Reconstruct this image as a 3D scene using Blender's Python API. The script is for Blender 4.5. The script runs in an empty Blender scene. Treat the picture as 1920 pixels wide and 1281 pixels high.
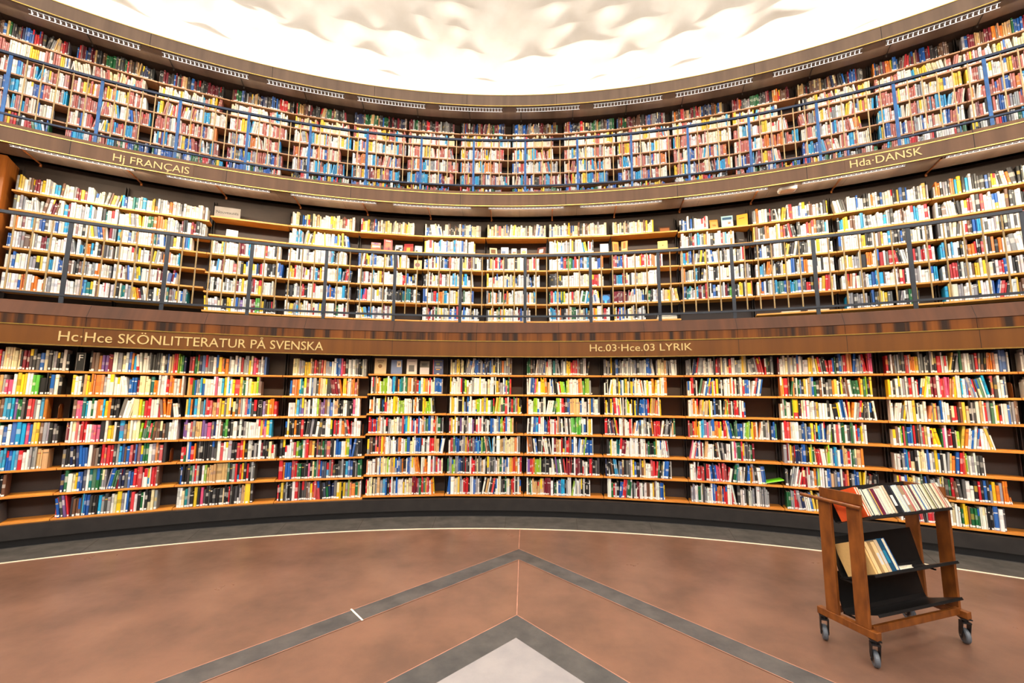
import bpy, bmesh, math, random
from mathutils import Matrix, Vector
import numpy as np

rnd = random.Random(7)
R = math.radians
scene = bpy.context.scene
C = scene.collection

# ------------------------------------------------------------------ camera
CF, CP, CR = 805.6, math.radians(7.05), math.radians(0.4)
CAM = (0.269, 4.272, 1.705)
cd = bpy.data.cameras.new('camera'); cam = bpy.data.objects.new('camera', cd); C.objects.link(cam)
cam.location = CAM
cam.rotation_euler = (Matrix.Rotation(math.pi / 2 + CP, 3, 'X') @ Matrix.Rotation(CR, 3, 'Z')).to_euler()
cd.sensor_width = 36.0; cd.sensor_fit = 'HORIZONTAL'; cd.lens = CF / 1920 * 36.0
cd.clip_start = 0.05; cd.clip_end = 100
scene.camera = cam

# ------------------------------------------------------------------ world, exposure, light
w = bpy.data.worlds.new('world'); scene.world = w; w.use_nodes = True
w.node_tree.nodes['Background'].inputs[0].default_value = (0.9, 0.95, 1.0, 1)
w.node_tree.nodes['Background'].inputs[1].default_value = 0.3
vs = scene.view_settings
vs.view_transform = 'Standard'; vs.look = 'None'; vs.gamma = 1; vs.use_curve_mapping = False
vs.exposure = 0.45


def area(name, loc, rot, sx, sy, power, col, shape='RECTANGLE', spread=math.pi):
    l = bpy.data.lights.new(name, 'AREA'); l.shape = shape; l.size = sx; l.size_y = sy
    l.energy = power; l.color = col; l.spread = spread
    o = bpy.data.objects.new(name, l); C.objects.link(o); o.location = loc
    o.rotation_euler = rot
    return o


P_SKY, P_COVE, P_S3, P_S2, P_S1, P_WIN = 1000, 16, 5.5, 12, 8, 300
# daylight from the clerestory high above the drum
area('clerestory_daylight', (0, 0, 14.6), (0, 0, 0), 16, 16, P_SKY, (1.0, 0.97, 0.93), 'DISK')


def aim(frm, to):
    return (Vector(to) - Vector(frm)).to_track_quat('-Z', 'Y').to_euler()


def cyl(rad, deg, z):
    return Vector((rad * math.sin(R(deg)), rad * math.cos(R(deg)), z))


# tall clerestory windows all round the upper drum
for k in range(20):
    a = 9 + k * 18
    o = area('clerestory_window', cyl(12.45, a, 12.6), (0, 0, 0), 1.7, 3.0, P_WIN, (1.0, 0.97, 0.93))
    p = o.location; d = Vector((-p.x, -p.y, 0)).normalized() + Vector((0, 0, -0.8))
    o.rotation_euler = d.to_track_quat('-Z', 'Y').to_euler(); o.data.spread = R(122)

# cove lamps behind the top cornice, washing the plaster drum
for k in range(-7, 8):
    p = cyl(12.22, k * 6.5, 7.42)
    o = area('cove_light', p, (0, 0, 0), 1.25, 0.06, P_COVE, (1.0, 0.955, 0.89))
    o.rotation_euler = (math.pi - R(8), 0, -R(k * 6.5)); o.data.spread = R(95)
for k in range(8):
    p = cyl(12.0, 90 + k * 26, 7.5)
    o = area('cove_light', p, (0, 0, 0), 4.0, 0.06, P_COVE * 3, (1.0, 0.955, 0.89))
    o.rotation_euler = (math.pi, 0, -R(90 + k * 26))


def strips(name, rad, z, tgt_r, tgt_z, step, n, length, power, col, off=0.0, spread=180):
    for k in range(-n, n + 1):
        a = k * step + off
        p = cyl(rad, a, z); q = cyl(tgt_r, a, tgt_z)
        o = area(name, p, (0, 0, 0), length, 0.04, power, col)
        d = (q - p).normalized(); xax = Vector((math.cos(R(a)), -math.sin(R(a)), 0))
        zax = -d; yax = zax.cross(xax).normalized(); xax = yax.cross(zax)
        o.rotation_euler = Matrix((xax, yax, zax)).transposed().to_euler()
        o.data.spread = R(spread)


strips('shelf_lamp_light', 12.10, 7.225, 12.6, 6.5, 7.22, 5, 1.1, P_S3, (1.0, 0.86, 0.66), 0.9)
strips('shelf_lamp_light', 10.68, 4.57, 11.3, 3.9, 7.75, 4, 1.1, P_S2, (1.0, 0.84, 0.62), 2.6)
strips('shelf_lamp_light', 10.05, 2.285, 10.65, 1.05, 6.078, 6, 0.95, P_S1, (1.0, 0.80, 0.55), -0.6, 115)


# ------------------------------------------------------------------ materials
def lin(c):
    return tuple((x / 12.92 if x <= 0.04045 else ((x + 0.055) / 1.055) ** 2.4) for x in (v / 255 for v in c))


def mat(name, col, rough=0.5, metal=0.0, var=None, scale=(1, 1, 1), noise=5.0, bump=0.0, spec=0.5, detail=5, emit=0.0):
    m = bpy.data.materials.new(name); m.use_nodes = True; nt = m.node_tree
    b = nt.nodes['Principled BSDF']
    b.inputs['Base Color'].default_value = (*lin(col), 1); b.inputs['Roughness'].default_value = rough
    b.inputs['Metallic'].default_value = metal; b.inputs['Specular IOR Level'].default_value = spec
    if emit:
        b.inputs['Emission Color'].default_value = (1, 0.96, 0.9, 1); b.inputs['Emission Strength'].default_value = emit
    tc = nt.nodes.new('ShaderNodeTexCoord'); mp = nt.nodes.new('ShaderNodeMapping'); nz = nt.nodes.new('ShaderNodeTexNoise')
    nt.links.new(tc.outputs['Object'], mp.inputs['Vector']); mp.inputs['Scale'].default_value = scale
    nt.links.new(mp.outputs['Vector'], nz.inputs['Vector']); nz.inputs['Scale'].default_value = noise
    nz.inputs['Detail'].default_value = detail
    v2 = var if var else tuple(max(0, int(v * 0.88)) for v in col)
    rp = nt.nodes.new('ShaderNodeValToRGB'); rp.color_ramp.elements[0].position = 0.34; rp.color_ramp.elements[1].position = 0.66
    rp.color_ramp.elements[0].color = (*lin(v2), 1); rp.color_ramp.elements[1].color = (*lin(col), 1)
    nt.links.new(nz.outputs['Fac'], rp.inputs['Fac']); nt.links.new(rp.outputs['Color'], b.inputs['Base Color'])
    if bump:
        bp = nt.nodes.new('ShaderNodeBump'); bp.inputs['Strength'].default_value = bump; bp.inputs['Distance'].default_value = 0.02
        nt.links.new(nz.outputs['Fac'], bp.inputs['Height']); nt.links.new(bp.outputs['Normal'], b.inputs['Normal'])
    return m


def mathn(nt, op, a, b=None, c=None):
    n = nt.nodes.new('ShaderNodeMath'); n.operation = op
    for i, v in enumerate((a, b, c)):
        if v is None: continue
        if isinstance(v, (int, float)): n.inputs[i].default_value = v
        else: nt.links.new(v, n.inputs[i])
    return n.outputs[0]


def fascia_mat(name, col, var, joint_step, joint_off, refl_streak=None, rough=0.35, gx=9.0, gz=0.6):
    """polished veneer running round the drum: vertical grain, joints between panels"""
    m = bpy.data.materials.new(name); m.use_nodes = True; nt = m.node_tree; b = nt.nodes['Principled BSDF']
    b.inputs['Roughness'].default_value = rough
    tc = nt.nodes.new('ShaderNodeTexCoord'); sp = nt.nodes.new('ShaderNodeSeparateXYZ'); nt.links.new(tc.outputs['Object'], sp.inputs[0])
    ang = mathn(nt, 'ARCTAN2', sp.outputs['X'], sp.outputs['Y'])
    s = mathn(nt, 'MULTIPLY', ang, 10.0)
    cb = nt.nodes.new('ShaderNodeCombineXYZ'); nt.links.new(mathn(nt, 'MULTIPLY', s, gx), cb.inputs[0])
    nt.links.new(mathn(nt, 'MULTIPLY', sp.outputs['Z'], gz), cb.inputs[2])
    nz = nt.nodes.new('ShaderNodeTexNoise'); nt.links.new(cb.outputs[0], nz.inputs['Vector']); nz.inputs['Scale'].default_value = 1.0
    nz.inputs['Detail'].default_value = 8
    rp = nt.nodes.new('ShaderNodeValToRGB'); e = rp.color_ramp.elements
    e[0].position, e[1].position = 0.3, 0.7; e[0].color = (*lin(var), 1); e[1].color = (*lin(col), 1)
    nt.links.new(nz.outputs['Fac'], rp.inputs['Fac'])
    cur = rp.outputs['Color']
    if refl_streak:
        n2 = nt.nodes.new('ShaderNodeTexNoise'); cb2 = nt.nodes.new('ShaderNodeCombineXYZ')
        nt.links.new(mathn(nt, 'MULTIPLY', s, 10.0), cb2.inputs[0]); nt.links.new(mathn(nt, 'MULTIPLY', sp.outputs['Z'], 0.3), cb2.inputs[2])
        nt.links.new(cb2.outputs[0], n2.inputs['Vector']); n2.inputs['Scale'].default_value = 1.0; n2.inputs['Detail'].default_value = 3
        r2 = nt.nodes.new('ShaderNodeValToRGB'); r2.color_ramp.elements[0].position = 0.44; r2.color_ramp.elements[1].position = 0.62
        nt.links.new(n2.outputs['Fac'], r2.inputs['Fac'])
        mx = nt.nodes.new('ShaderNodeMix'); mx.data_type = 'RGBA'; nt.links.new(r2.outputs['Color'], mx.inputs[0])
        nt.links.new(cur, mx.inputs[6]); mx.inputs[7].default_value = (*lin(refl_streak), 1); cur = mx.outputs[2]
    fr = mathn(nt, 'FRACT', mathn(nt, 'DIVIDE', mathn(nt, 'SUBTRACT', ang, R(joint_off) - 100 * R(joint_step)), R(joint_step)))
    lt = mathn(nt, 'LESS_THAN', fr, 0.0045)
    mx = nt.nodes.new('ShaderNodeMix'); mx.data_type = 'RGBA'; nt.links.new(lt, mx.inputs[0]); nt.links.new(cur, mx.inputs[6])
    mx.inputs[7].default_value = (*lin(tuple(int(v * 0.45) for v in var)), 1)
    nt.links.new(mx.outputs[2], b.inputs['Base Color'])
    return m


M = {}
M['fascia_low'] = fascia_mat('orange_brown_veneer', (122, 72, 18), (102, 58, 12), 6.08, -7.1)
M['fascia_reflection'] = fascia_mat('painted_reflection_veneer', (134, 78, 34), (104, 60, 28), 6.08, -7.1, refl_streak=(52, 38, 30), rough=0.25)  # dark streaks painted in for the books reflected in the polish
M['fascia_par'] = fascia_mat('dark_brown_veneer', (92, 54, 30), (70, 42, 24), 6.08, -7.1, rough=0.55)
M['fascia_mid'] = fascia_mat('brown_veneer', (122, 88, 62), (100, 72, 50), 8.8, -11.77, rough=0.4)
M['fascia_top'] = fascia_mat('taupe_veneer', (126, 102, 82), (106, 86, 70), 8.3, -3.06, rough=0.45)
M['soffit'] = fascia_mat('taupe_soffit_veneer', (140, 118, 102), (118, 98, 84), 4.82, -2.87, rough=0.5)
for k_ in ('fascia_par', 'fascia_mid', 'fascia_top'):
    M[k_].node_tree.nodes['Principled BSDF'].inputs['Specular IOR Level'].default_value = 0.2
M['brass'] = mat('brass', (214, 176, 90), 0.3, 0.9, noise=30)
M['gilt'] = mat('gilded_letters', (232, 200, 130), 0.45, 0.2, noise=40)
M['white_plaster'] = mat('white_plaster', (206, 198, 186), 0.9, noise=2.5, var=(198, 188, 174), bump=0.25, detail=10)
M['shelf_low'] = mat('orange_beech', (220, 146, 54), 0.45, scale=(1, 1, 14), noise=3, var=(190, 116, 42))
M['shelf_mid'] = mat('honey_beech', (230, 166, 76), 0.45, scale=(1, 1, 14), noise=3, var=(200, 134, 56))
M['shelf_top'] = mat('pale_beech', (196, 146, 104), 0.45, scale=(1, 1, 14), noise=3, var=(170, 122, 84))
M['dark_back'] = mat('dark_brown_board', (66, 52, 44), 0.6, noise=3, var=(54, 43, 37))
M['dark_side'] = mat('dark_steel_upright', (58, 50, 46), 0.5, noise=5)
M['black_base'] = mat('black_plinth', (40, 36, 34), 0.45, noise=8, var=(30, 27, 26))
M['toe'] = mat('black_toe', (22, 20, 20), 0.35, noise=12)
M['wood_pillar'] = mat('orange_oak', (196, 116, 48), 0.4, scale=(6, 6, 0.6), noise=4, var=(166, 92, 34))
M['steel_grey'] = mat('grey_painted_steel', (56, 60, 66), 0.4, 0.3, noise=12)
M['steel_blue'] = mat('blue_painted_steel', (8, 96, 164), 0.35, 0.1, noise=12, var=(8, 72, 128))
M['steel_navy'] = mat('navy_painted_steel', (18, 36, 64), 0.4, 0.2, noise=12)
M['brass_rod'] = mat('dull_brass', (190, 160, 108), 0.4, 0.3, noise=12)
M['white_lamp'] = mat('lit_white_louvre', (245, 240, 235), 0.5, noise=9, emit=0.9)
M['housing'] = mat('grey_lamp_housing', (110, 95, 85), 0.5, noise=9)
M['white_plastic'] = mat('white_plastic', (226, 224, 220), 0.35, noise=9, var=(220, 216, 210))
M['peach_plastic'] = mat('peach_plastic', (206, 160, 128), 0.5, noise=9)
M['cart_wood'] = mat('reddish_beech', (132, 73, 24), 0.4, scale=(3, 3, 1), noise=7, var=(98, 50, 14))
M['cart_metal'] = mat('black_sheet_metal', (22, 20, 19), 0.38, 0.2, noise=15, var=(16, 14, 14))
M['rubber'] = mat('grey_rubber', (92, 96, 102), 0.5, noise=15)
M['caster'] = mat('black_caster', (24, 24, 26), 0.45, 0.3, noise=15)
M['chrome'] = mat('chrome', (190, 190, 195), 0.25, 0.9, noise=15)
M['paper'] = mat('cream_paper', (228, 214, 184), 0.7, scale=(1, 1, 1), noise=60)
M['label_white'] = mat('white_label', (244, 243, 240), 0.6, noise=20, var=(236, 234, 230))
M['sign_black'] = mat('black_divider', (18, 18, 20), 0.4, noise=12)
M['grey_sign'] = mat('grey_card', (142, 134, 130), 0.5, noise=9, var=(130, 122, 116))
M['ink'] = mat('black_ink', (24, 20, 20), 0.6, noise=12)

# book cloth: the colour comes from each cover
m = bpy.data.materials.new('book_cover'); m.use_nodes = True; nt = m.node_tree; b = nt.nodes['Principled BSDF']
at = nt.nodes.new('ShaderNodeAttribute'); at.attribute_name = 'Col'
tc = nt.nodes.new('ShaderNodeTexCoord'); nz = nt.nodes.new('ShaderNodeTexNoise'); nz.inputs['Scale'].default_value = 70
nt.links.new(tc.outputs['Object'], nz.inputs['Vector'])
mr = nt.nodes.new('ShaderNodeMapRange'); mr.inputs[3].default_value = 0.86; mr.inputs[4].default_value = 1.06
nt.links.new(nz.outputs['Fac'], mr.inputs[0])
vm = nt.nodes.new('ShaderNodeVectorMath'); vm.operation = 'SCALE'; nt.links.new(at.outputs['Color'], vm.inputs[0]); nt.links.new(mr.outputs[0], vm.inputs['Scale'])
nt.links.new(vm.outputs[0], b.inputs['Base Color']); b.inputs['Roughness'].default_value = 0.42
M['book'] = m


# floor linoleum with cloudy wear
def floor_mat(name, c1, c2, rough, sc=1.6):
    m = bpy.data.materials.new(name); m.use_nodes = True; nt = m.node_tree; b = nt.nodes['Principled BSDF']
    tc = nt.nodes.new('ShaderNodeTexCoord')
    n1 = nt.nodes.new('ShaderNodeTexNoise'); n1.inputs['Scale'].default_value = sc; n1.inputs['Detail'].default_value = 9; n1.inputs['Roughness'].default_value = 0.6
    nt.links.new(tc.outputs['Object'], n1.inputs['Vector'])
    n2 = nt.nodes.new('ShaderNodeTexNoise'); n2.inputs['Scale'].default_value = 120; n2.inputs['Detail'].default_value = 2
    nt.links.new(tc.outputs['Object'], n2.inputs['Vector'])
    a = mathn(nt, 'ADD', n1.outputs['Fac'], mathn(nt, 'MULTIPLY', mathn(nt, 'SUBTRACT', n2.outputs['Fac'], 0.5), 0.10))
    rp = nt.nodes.new('ShaderNodeValToRGB'); e = rp.color_ramp.elements; e[0].position, e[1].position = 0.35, 0.65
    e[0].color = (*lin(c2), 1); e[1].color = (*lin(c1), 1)
    nt.links.new(a, rp.inputs['Fac']); nt.links.new(rp.outputs['Color'], b.inputs['Base Color'])
    mr = nt.nodes.new('ShaderNodeMapRange'); mr.inputs[1].default_value = 0.3; mr.inputs[2].default_value = 0.7
    mr.inputs[3].default_value = rough + 0.1; mr.inputs[4].default_value = rough - 0.06
    nt.links.new(n1.outputs['Fac'], mr.inputs[0]); nt.links.new(mr.outputs[0], b.inputs['Roughness'])
    return m


M['lino'] = floor_mat('red_brown_linoleum', (124, 88, 69), (98, 70, 55), 0.33)
M['stone'] = floor_mat('dark_slate', (84, 80, 76), (62, 60, 58), 0.36, 5)
M['pale_stone'] = floor_mat('pale_stone', (150, 142, 138), (134, 128, 126), 0.36, 3)
M['inlay'] = mat('pale_brass_inlay', (250, 232, 205), 0.4, 0.0, noise=10, var=(244, 224, 196))
M['pink_line'] = mat('pale_grout', (172, 120, 96), 0.5, noise=10)


# ------------------------------------------------------------------ mesh helpers
class MB:
    def __init__(s): s.v = []; s.f = []; s.c = []; s.m = []
    def quad(s, pts, col=None, mi=0):
        i = len(s.v); s.v += [tuple(p) for p in pts]; s.f.append(tuple(range(i, i + len(pts)))); s.c.append(col); s.m.append(mi)
    def box(s, o, ax, ay, az, col=None, mi=0, skip=()):
        """corner o and three edge vectors"""
        o, ax, ay, az = map(Vector, (o, ax, ay, az))
        i = len(s.v)
        s.v += [tuple(p) for p in (o, o + ax, o + ax + ay, o + ay, o + az, o + ax + az, o + ax + ay + az, o + ay + az)]
        F = [(0, 3, 2, 1), (4, 5, 6, 7), (0, 1, 5, 4), (1, 2, 6, 5), (2, 3, 7, 6), (3, 0, 4, 7)]
        flip = ax.cross(ay).dot(az) < 0
        for k, q in enumerate(F):
            if k in skip: continue
            q = tuple(i + x for x in q)
            s.f.append(q[::-1] if flip else q); s.c.append(col); s.m.append(mi)
    def bar(s, p, q, r, n=6, mi=0):
        p, q = Vector(p), Vector(q); d = (q - p).normalized()
        a = d.orthogonal().normalized(); b_ = d.cross(a); i = len(s.v)
        for e in (p, q):
            for k in range(n):
                t = 2 * math.pi * k / n; s.v.append(tuple(e + r * (math.cos(t) * a + math.sin(t) * b_)))
        for k in range(n):
            s.f.append((i + k, i + (k + 1) % n, i + n + (k + 1) % n, i + n + k)); s.c.append(None); s.m.append(mi)
        s.f.append(tuple(i + k for k in range(n))[::-1]); s.c.append(None); s.m.append(mi)
        s.f.append(tuple(i + n + k for k in range(n))); s.c.append(None); s.m.append(mi)
    def ring(s, prof, a0, a1, step=1.0, closed=False, mi=0, caps=False):
        """revolve a profile of (radius, z) between two angles"""
        n = max(1, int(round((a1 - a0) / step))); i0 = len(s.v); k = len(prof)
        for j in range(n + 1):
            a = R(a0 + (a1 - a0) * j / n)
            for (r, z) in prof: s.v.append((r * math.sin(a), r * math.cos(a), z))
        kk = k if closed else k - 1
        for j in range(n):
            for t in range(kk):
                t2 = (t + 1) % k
                s.f.append((i0 + j * k + t, i0 + j * k + t2, i0 + (j + 1) * k + t2, i0 + (j + 1) * k + t)); s.c.append(None); s.m.append(mi)
        if caps:
            s.f.append(tuple(i0 + t for t in range(k))[::-1]); s.c.append(None); s.m.append(mi)
            s.f.append(tuple(i0 + n * k + t for t in range(k))); s.c.append(None); s.m.append(mi)
    def mesh(s, name, mats, smooth=False):
        me = bpy.data.meshes.new(name); me.from_pydata(s.v, [], s.f)
        for mm in (mats if isinstance(mats, (list, tuple)) else [mats]): me.materials.append(mm)
        if any(s.m): me.polygons.foreach_set('material_index', s.m)
        if any(c is not None for c in s.c):
            ca = me.color_attributes.new('Col', 'FLOAT_COLOR', 'CORNER')
            arr = []
            for f, c in zip(s.f, s.c):
                arr += list((c or (0.5, 0.5, 0.5)) + (1.0,)) * len(f)
            ca.data.foreach_set('color', arr)
        if smooth: me.polygons.foreach_set('use_smooth', [True] * len(me.polygons))
        me.update(); return me
    def build(s, name, mats, parent=None, smooth=False, bevel=0.0):
        o = bpy.data.objects.new(name, s.mesh(name, mats, smooth)); C.objects.link(o)
        if parent is not None: o.parent = parent
        if bevel:
            md = o.modifiers.new('bevel', 'BEVEL'); md.width = bevel; md.segments = 2; md.limit_method = 'ANGLE'
        return o


def empty(name, loc=(0, 0, 0), rz=0.0):
    o = bpy.data.objects.new(name, None); C.objects.link(o); o.location = loc; o.rotation_euler = (0, 0, rz); return o


def tag(o, label=None, cat=None, group=None, kind=None):
    if label: o['label'] = label
    if cat: o['category'] = cat
    if group: o['group'] = group
    if kind: o['kind'] = kind
    return o


def struct(name, mb, mats, label=None, smooth=False):
    o = mb.build(name, mats, None, smooth); o['kind'] = 'structure'
    if label: o['label'] = label
    return o


# ------------------------------------------------------------------ floor
mb = MB(); N = 96
i = len(mb.v); mb.v.append((0, 0, 0))
for k in range(N): mb.v.append((12.0 * math.sin(2 * math.pi * k / N), 12.0 * math.cos(2 * math.pi * k / N), 0))
for k in range(N): mb.f.append((0, 1 + (k + 1) % N, 1 + k)); mb.c.append(None); mb.m.append(0)
struct('floor', mb, M['lino'], 'red brown linoleum floor of the round hall')
mb = MB(); mb.ring([(10.01, 0.0), (10.01, 0.004), (10.035, 0.004), (10.035, 0.0)], -180, 180, 1); struct('trim_1', mb, M['inlay'], 'pale inlaid line round the floor')
mb = MB(); mb.ring([(10.035, 0.0), (10.035, 0.003), (10.60, 0.003)], -180, 180, 1)
struct('trim_2', mb, M['stone'], 'dark slate border round the floor')
mb = MB()
for k in range(-9, 12):
    a = k * 5.3 + 1.1
    d = Vector((math.sin(R(a)), math.cos(R(a)), 0)); t = Vector((math.cos(R(a)), -math.sin(R(a)), 0))
    mb.box(d * 10.04 - t * 0.003 + Vector((0, 0, 0.0032)), t * 0.006, d * 0.5, (0, 0, 0.0006))
struct('trim_3', mb, M['dark_side'], 'dark joints between the slate border slabs')


def vee(apex, la, ra, z0, z1, mats, name, lab, inner=None):
    """chevron band on the floor between two outlines, both (left end, apex, right end)"""
    (L1, A1, R1), (L2, A2, R2) = la, ra
    mb = MB()
    for q in ((L1, A1, A2, L2), (A1, R1, R2, A2)):
        mb.quad([(x, y, z1) for x, y in q][::-1])
    return struct(name, mb, mats, lab)


def ext(a, p, y):
    """continue the line a->p to the given y"""
    t = (y - a[1]) / (p[1] - a[1]); return (a[0] + (p[0] - a[0]) * t, y)


oA, oL, oR = (0.362, 9.295), (-1.833, 7.039), (2.22, 7.082)
iA, iL, iR = (0.354, 8.985), (-1.552, 7.042), (1.962, 7.079)
Y0 = 2.5
vee(None, (ext(oA, oL, Y0), oA, ext(oA, oR, Y0)), (ext(iA, iL, Y0), iA, ext(iA, iR, Y0)), 0, 0.003, M['stone'], 'trim_4', 'outer dark chevron band in the floor')
pA, pL, pR = (0.321, 7.853), (-0.47, 7.053), (0.981, 7.069)
qA, qL, qR = (0.312, 7.536), (-0.162, 7.057), (0.713, 7.066)
vee(None, (ext(pA, pL, Y0), pA, ext(pA, pR, Y0)), (ext(qA, qL, Y0), qA, ext(qA, qR, Y0)), 0, 0.003, M['stone'], 'trim_5', 'inner dark chevron band in the floor')
mb = MB(); mb.quad([(*ext(qA, qL, Y0), 0.003), (*ext(qA, qR, Y0), 0.003), (*qA, 0.003)])
struct('trim_6', mb, M['pale_stone'], 'pale stone centre of the floor star')


def line(mb, a, b, wd, z=0.0035):
    a, b = Vector((*a, z)), Vector((*b, z)); d = (b - a).normalized(); t = Vector((-d.y, d.x, 0)) * wd / 2
    mb.quad([a - t, b - t, b + t, a + t] if Vector((0, 0, 1)).dot((b - a).cross(t)) > 0 else [a + t, b + t, b - t, a - t])


mb = MB()
for (a, p) in ((oA, oL), (oA, oR), (iA, iL), (iA, iR), (pA, pL), (pA, pR)):
    line(mb, a, ext(a, p, Y0), 0.007)
line(mb, (0.386, 10.0), oA, 0.010); line(mb, iA, pA, 0.010)
struct('trim_7', mb, M['pink_line'], 'thin pale joints along the floor bands')
mb = MB(); line(mb, (-0.997, 7.926), (-0.845, 7.754), 0.014, 0.0042)
struct('trim_8', mb, M['inlay'], 'short pale joint across the dark chevron band')

# ------------------------------------------------------------------ rings of the rotunda
# plinth under the lowest shelves
mb = MB(); mb.ring([(10.60, 0.0), (10.60, 0.10), (10.56, 0.10)], -180, 180, 2); struct('baseboard_ring', mb, M['toe'], 'black toe board')
mb = MB(); mb.ring([(10.55, 0.09), (10.55, 0.245), (10.92, 0.245)], -180, 180, 2); struct('trim_9', mb, M['black_base'], 'dark plinth under the lowest shelves')
# lowest wall behind the shelves
mb = MB(); mb.ring([(10.93, 0.0), (10.93, 2.32)], -180, 180, 2); struct('wall_lower', mb, M['dark_back'])
# sign board, cornice and gallery slab, tier 2
mb = MB(); mb.ring([(9.51, 2.31), (9.51, 2.164), (9.472, 2.160), (9.472, 2.346)], -180, 180, 1)
struct('trim_10', mb, M['fascia_low'], 'orange brown sign board over the lowest shelves')
mb = MB(); mb.ring([(9.50, 2.350), (9.50, 2.452)], -180, 180, 1); struct('trim_11', mb, M['fascia_reflection'], 'polished veneer band with book reflections painted as streaks')
mb = MB(); mb.ring([(9.50, 2.452), (9.492, 2.456), (9.575, 2.590), (9.60, 2.599), (9.66, 2.599), (9.66, 2.54)], -180, 180, 1)
struct('trim_12', mb, M['fascia_par'], 'brown parapet of the middle gallery')
for k, (r_, z_) in enumerate(((9.470, 2.160), (9.470, 2.348))):
    mb = MB(); mb.ring([(r_ + .02, z_ - .005), (r_ - .006, z_ - .005), (r_ - .006, z_ + .005), (r_ + .04, z_ + .005)], -180, 180, 1)
    struct('trim_%d' % (13 + k), mb, M['brass'], 'brass strip on the sign board')
mb = MB(); mb.ring([(9.51, 2.31), (10.93, 2.31)], -180, 180, 2); struct('trim_15', mb, M['soffit'], 'soffit over the lowest shelves')
mb = MB(); mb.ring([(9.66, 2.545), (11.62, 2.545)], -180, 180, 2); struct('floor_middle_gallery', mb, M['stone'])
mb = MB(); mb.ring([(11.60, 2.54), (11.60, 4.84)], -180, 180, 2); struct('wall_middle', mb, M['dark_back'])
# tier 2 soffit and tier 3 fascia
mb = MB(); mb.ring([(10.64, 4.60), (11.16, 4.662), (11.16, 4.80), (11.60, 4.80)], -180, 180, 1); struct('trim_16', mb, M['soffit'], 'veneered soffit over the middle shelves')
mb = MB(); mb.ring([(10.64, 4.60), (10.640, 4.586), (10.602, 4.586), (10.602, 4.79), (10.615, 4.835), (10.66, 4.835), (10.66, 4.80)], -180, 180, 1)
struct('trim_17', mb, M['fascia_mid'], 'brown fascia of the top gallery')
for k, (r_, z_) in enumerate(((10.602, 4.593), (10.602, 4.782))):
    mb = MB(); mb.ring([(r_ + .02, z_ - .005), (r_ - .006, z_ - .005), (r_ - .006, z_ + .005), (r_ + .02, z_ + .005)], -180, 180, 1)
    struct('trim_%d' % (18 + k), mb, M['brass'], 'brass strip on the gallery fascia')
mb = MB(); mb.ring([(10.66, 4.80), (12.92, 4.80)], -180, 180, 2); struct('floor_top_gallery', mb, M['stone'])
mb = MB(); mb.ring([(12.90, 4.80), (12.90, 7.40)], -180, 180, 2); struct('wall_upper', mb, M['dark_back'])
mb = MB(); mb.ring([(12.0, 7.252), (12.47, 7.312), (12.47, 7.40), (12.92, 7.40)], -180, 180, 1); struct('trim_20', mb, M['soffit'], 'veneered soffit over the top shelves')
mb = MB(); mb.ring([(12.0, 7.255), (12.0, 7.240), (11.962, 7.240), (11.962, 7.478), (11.975, 7.49), (12.02, 7.49), (12.02, 7.41), (12.92, 7.41)], -180, 180, 1)
struct('trim_21', mb, M['fascia_top'], 'taupe cornice under the white drum')
for k, (r_, z_) in enumerate(((11.962, 7.246), (11.962, 7.470))):
    mb = MB(); mb.ring([(r_ + .02, z_ - .005), (r_ - .006, z_ - .005), (r_ - .006, z_ + .005), (r_ + .02, z_ + .005)], -180, 180, 1)
    struct('trim_%d' % (22 + k), mb, M['brass'], 'brass strip on the cornice')

# white drum wall with sculpted relief patches
REL = [(-4.9, 10.02, 70), (-7.8, 9.68, 30), (-13.7, 9.25, 55), (-9.5, 9.19, 70), (-4.2, 9.5, 35), (-12.3, 8.7, 45), (-3.0, 8.97, 40), (-17.9, 8.81, 60),
       (-21.3, 9.05, 50), (-10.5, 8.27, 40), (5.0, 10.02, 60), (10.4, 9.81, 60), (6.4, 9.53, 50), (13.0, 9.39, 65), (20.2, 9.15, 70), (7.8, 9.05, 85),
       (16.8, 8.9, 55), (2.9, 8.79, 65), (12.0, 8.7, 45), (17.0, 8.28, 50), (5.2, 8.13, 50), (9.2, 8.25, 35), (13.0, 8.13, 40), (22.8, 8.58, 50),
       (24.2, 8.63, 70), (24.6, 9.0, 60), (30.1, 8.06, 50), (-30.5, 8.25, 60), (-25.1, 8.31, 60), (-23.6, 9.02, 60), (-1.5, 8.29, 40)]
rr = random.Random(3)
for k in range(40): REL.append((rr.uniform(-60, 60), rr.uniform(10.4, 13.5), 60))
for k in range(12): REL.append((rr.choice((-1, 1)) * rr.uniform(36, 60), rr.uniform(8.2, 10.2), 60))
th_ = np.linspace(-62, 62, 931); zz_ = np.concatenate([np.linspace(7.41, 10.6, 260), np.linspace(10.62, 13.8, 100)])
TH, ZZ = np.meshgrid(th_, zz_)
disp = np.zeros_like(TH)
for (a, z, wpx) in REL:
    sa = wpx * 0.0125 / 12.6 * 57.3 * 0.36; sz = 0.055 if z > 8.5 else 0.04
    dx = (TH - a) / sa; tilt = 0.03 * (1 if a > 0 else -1)
    dz = (ZZ - (z - 0.03) - tilt * dx)
    amp = (0.10 if z > 8.6 else 0.05 if z > 8.2 else 0.03) * (wpx / 60)
    # a bulge that swells out gently from below and turns back sharply on top
    prof = np.where(dz < 0, np.exp(-(dz / .18) ** 2), np.exp(-(dz / .03) ** 2) - .25 * np.exp(-(dz / .20) ** 2) * (1 - np.exp(-(dz / .03) ** 2)))
    disp += amp * prof * np.exp(-(dx ** 2))
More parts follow.
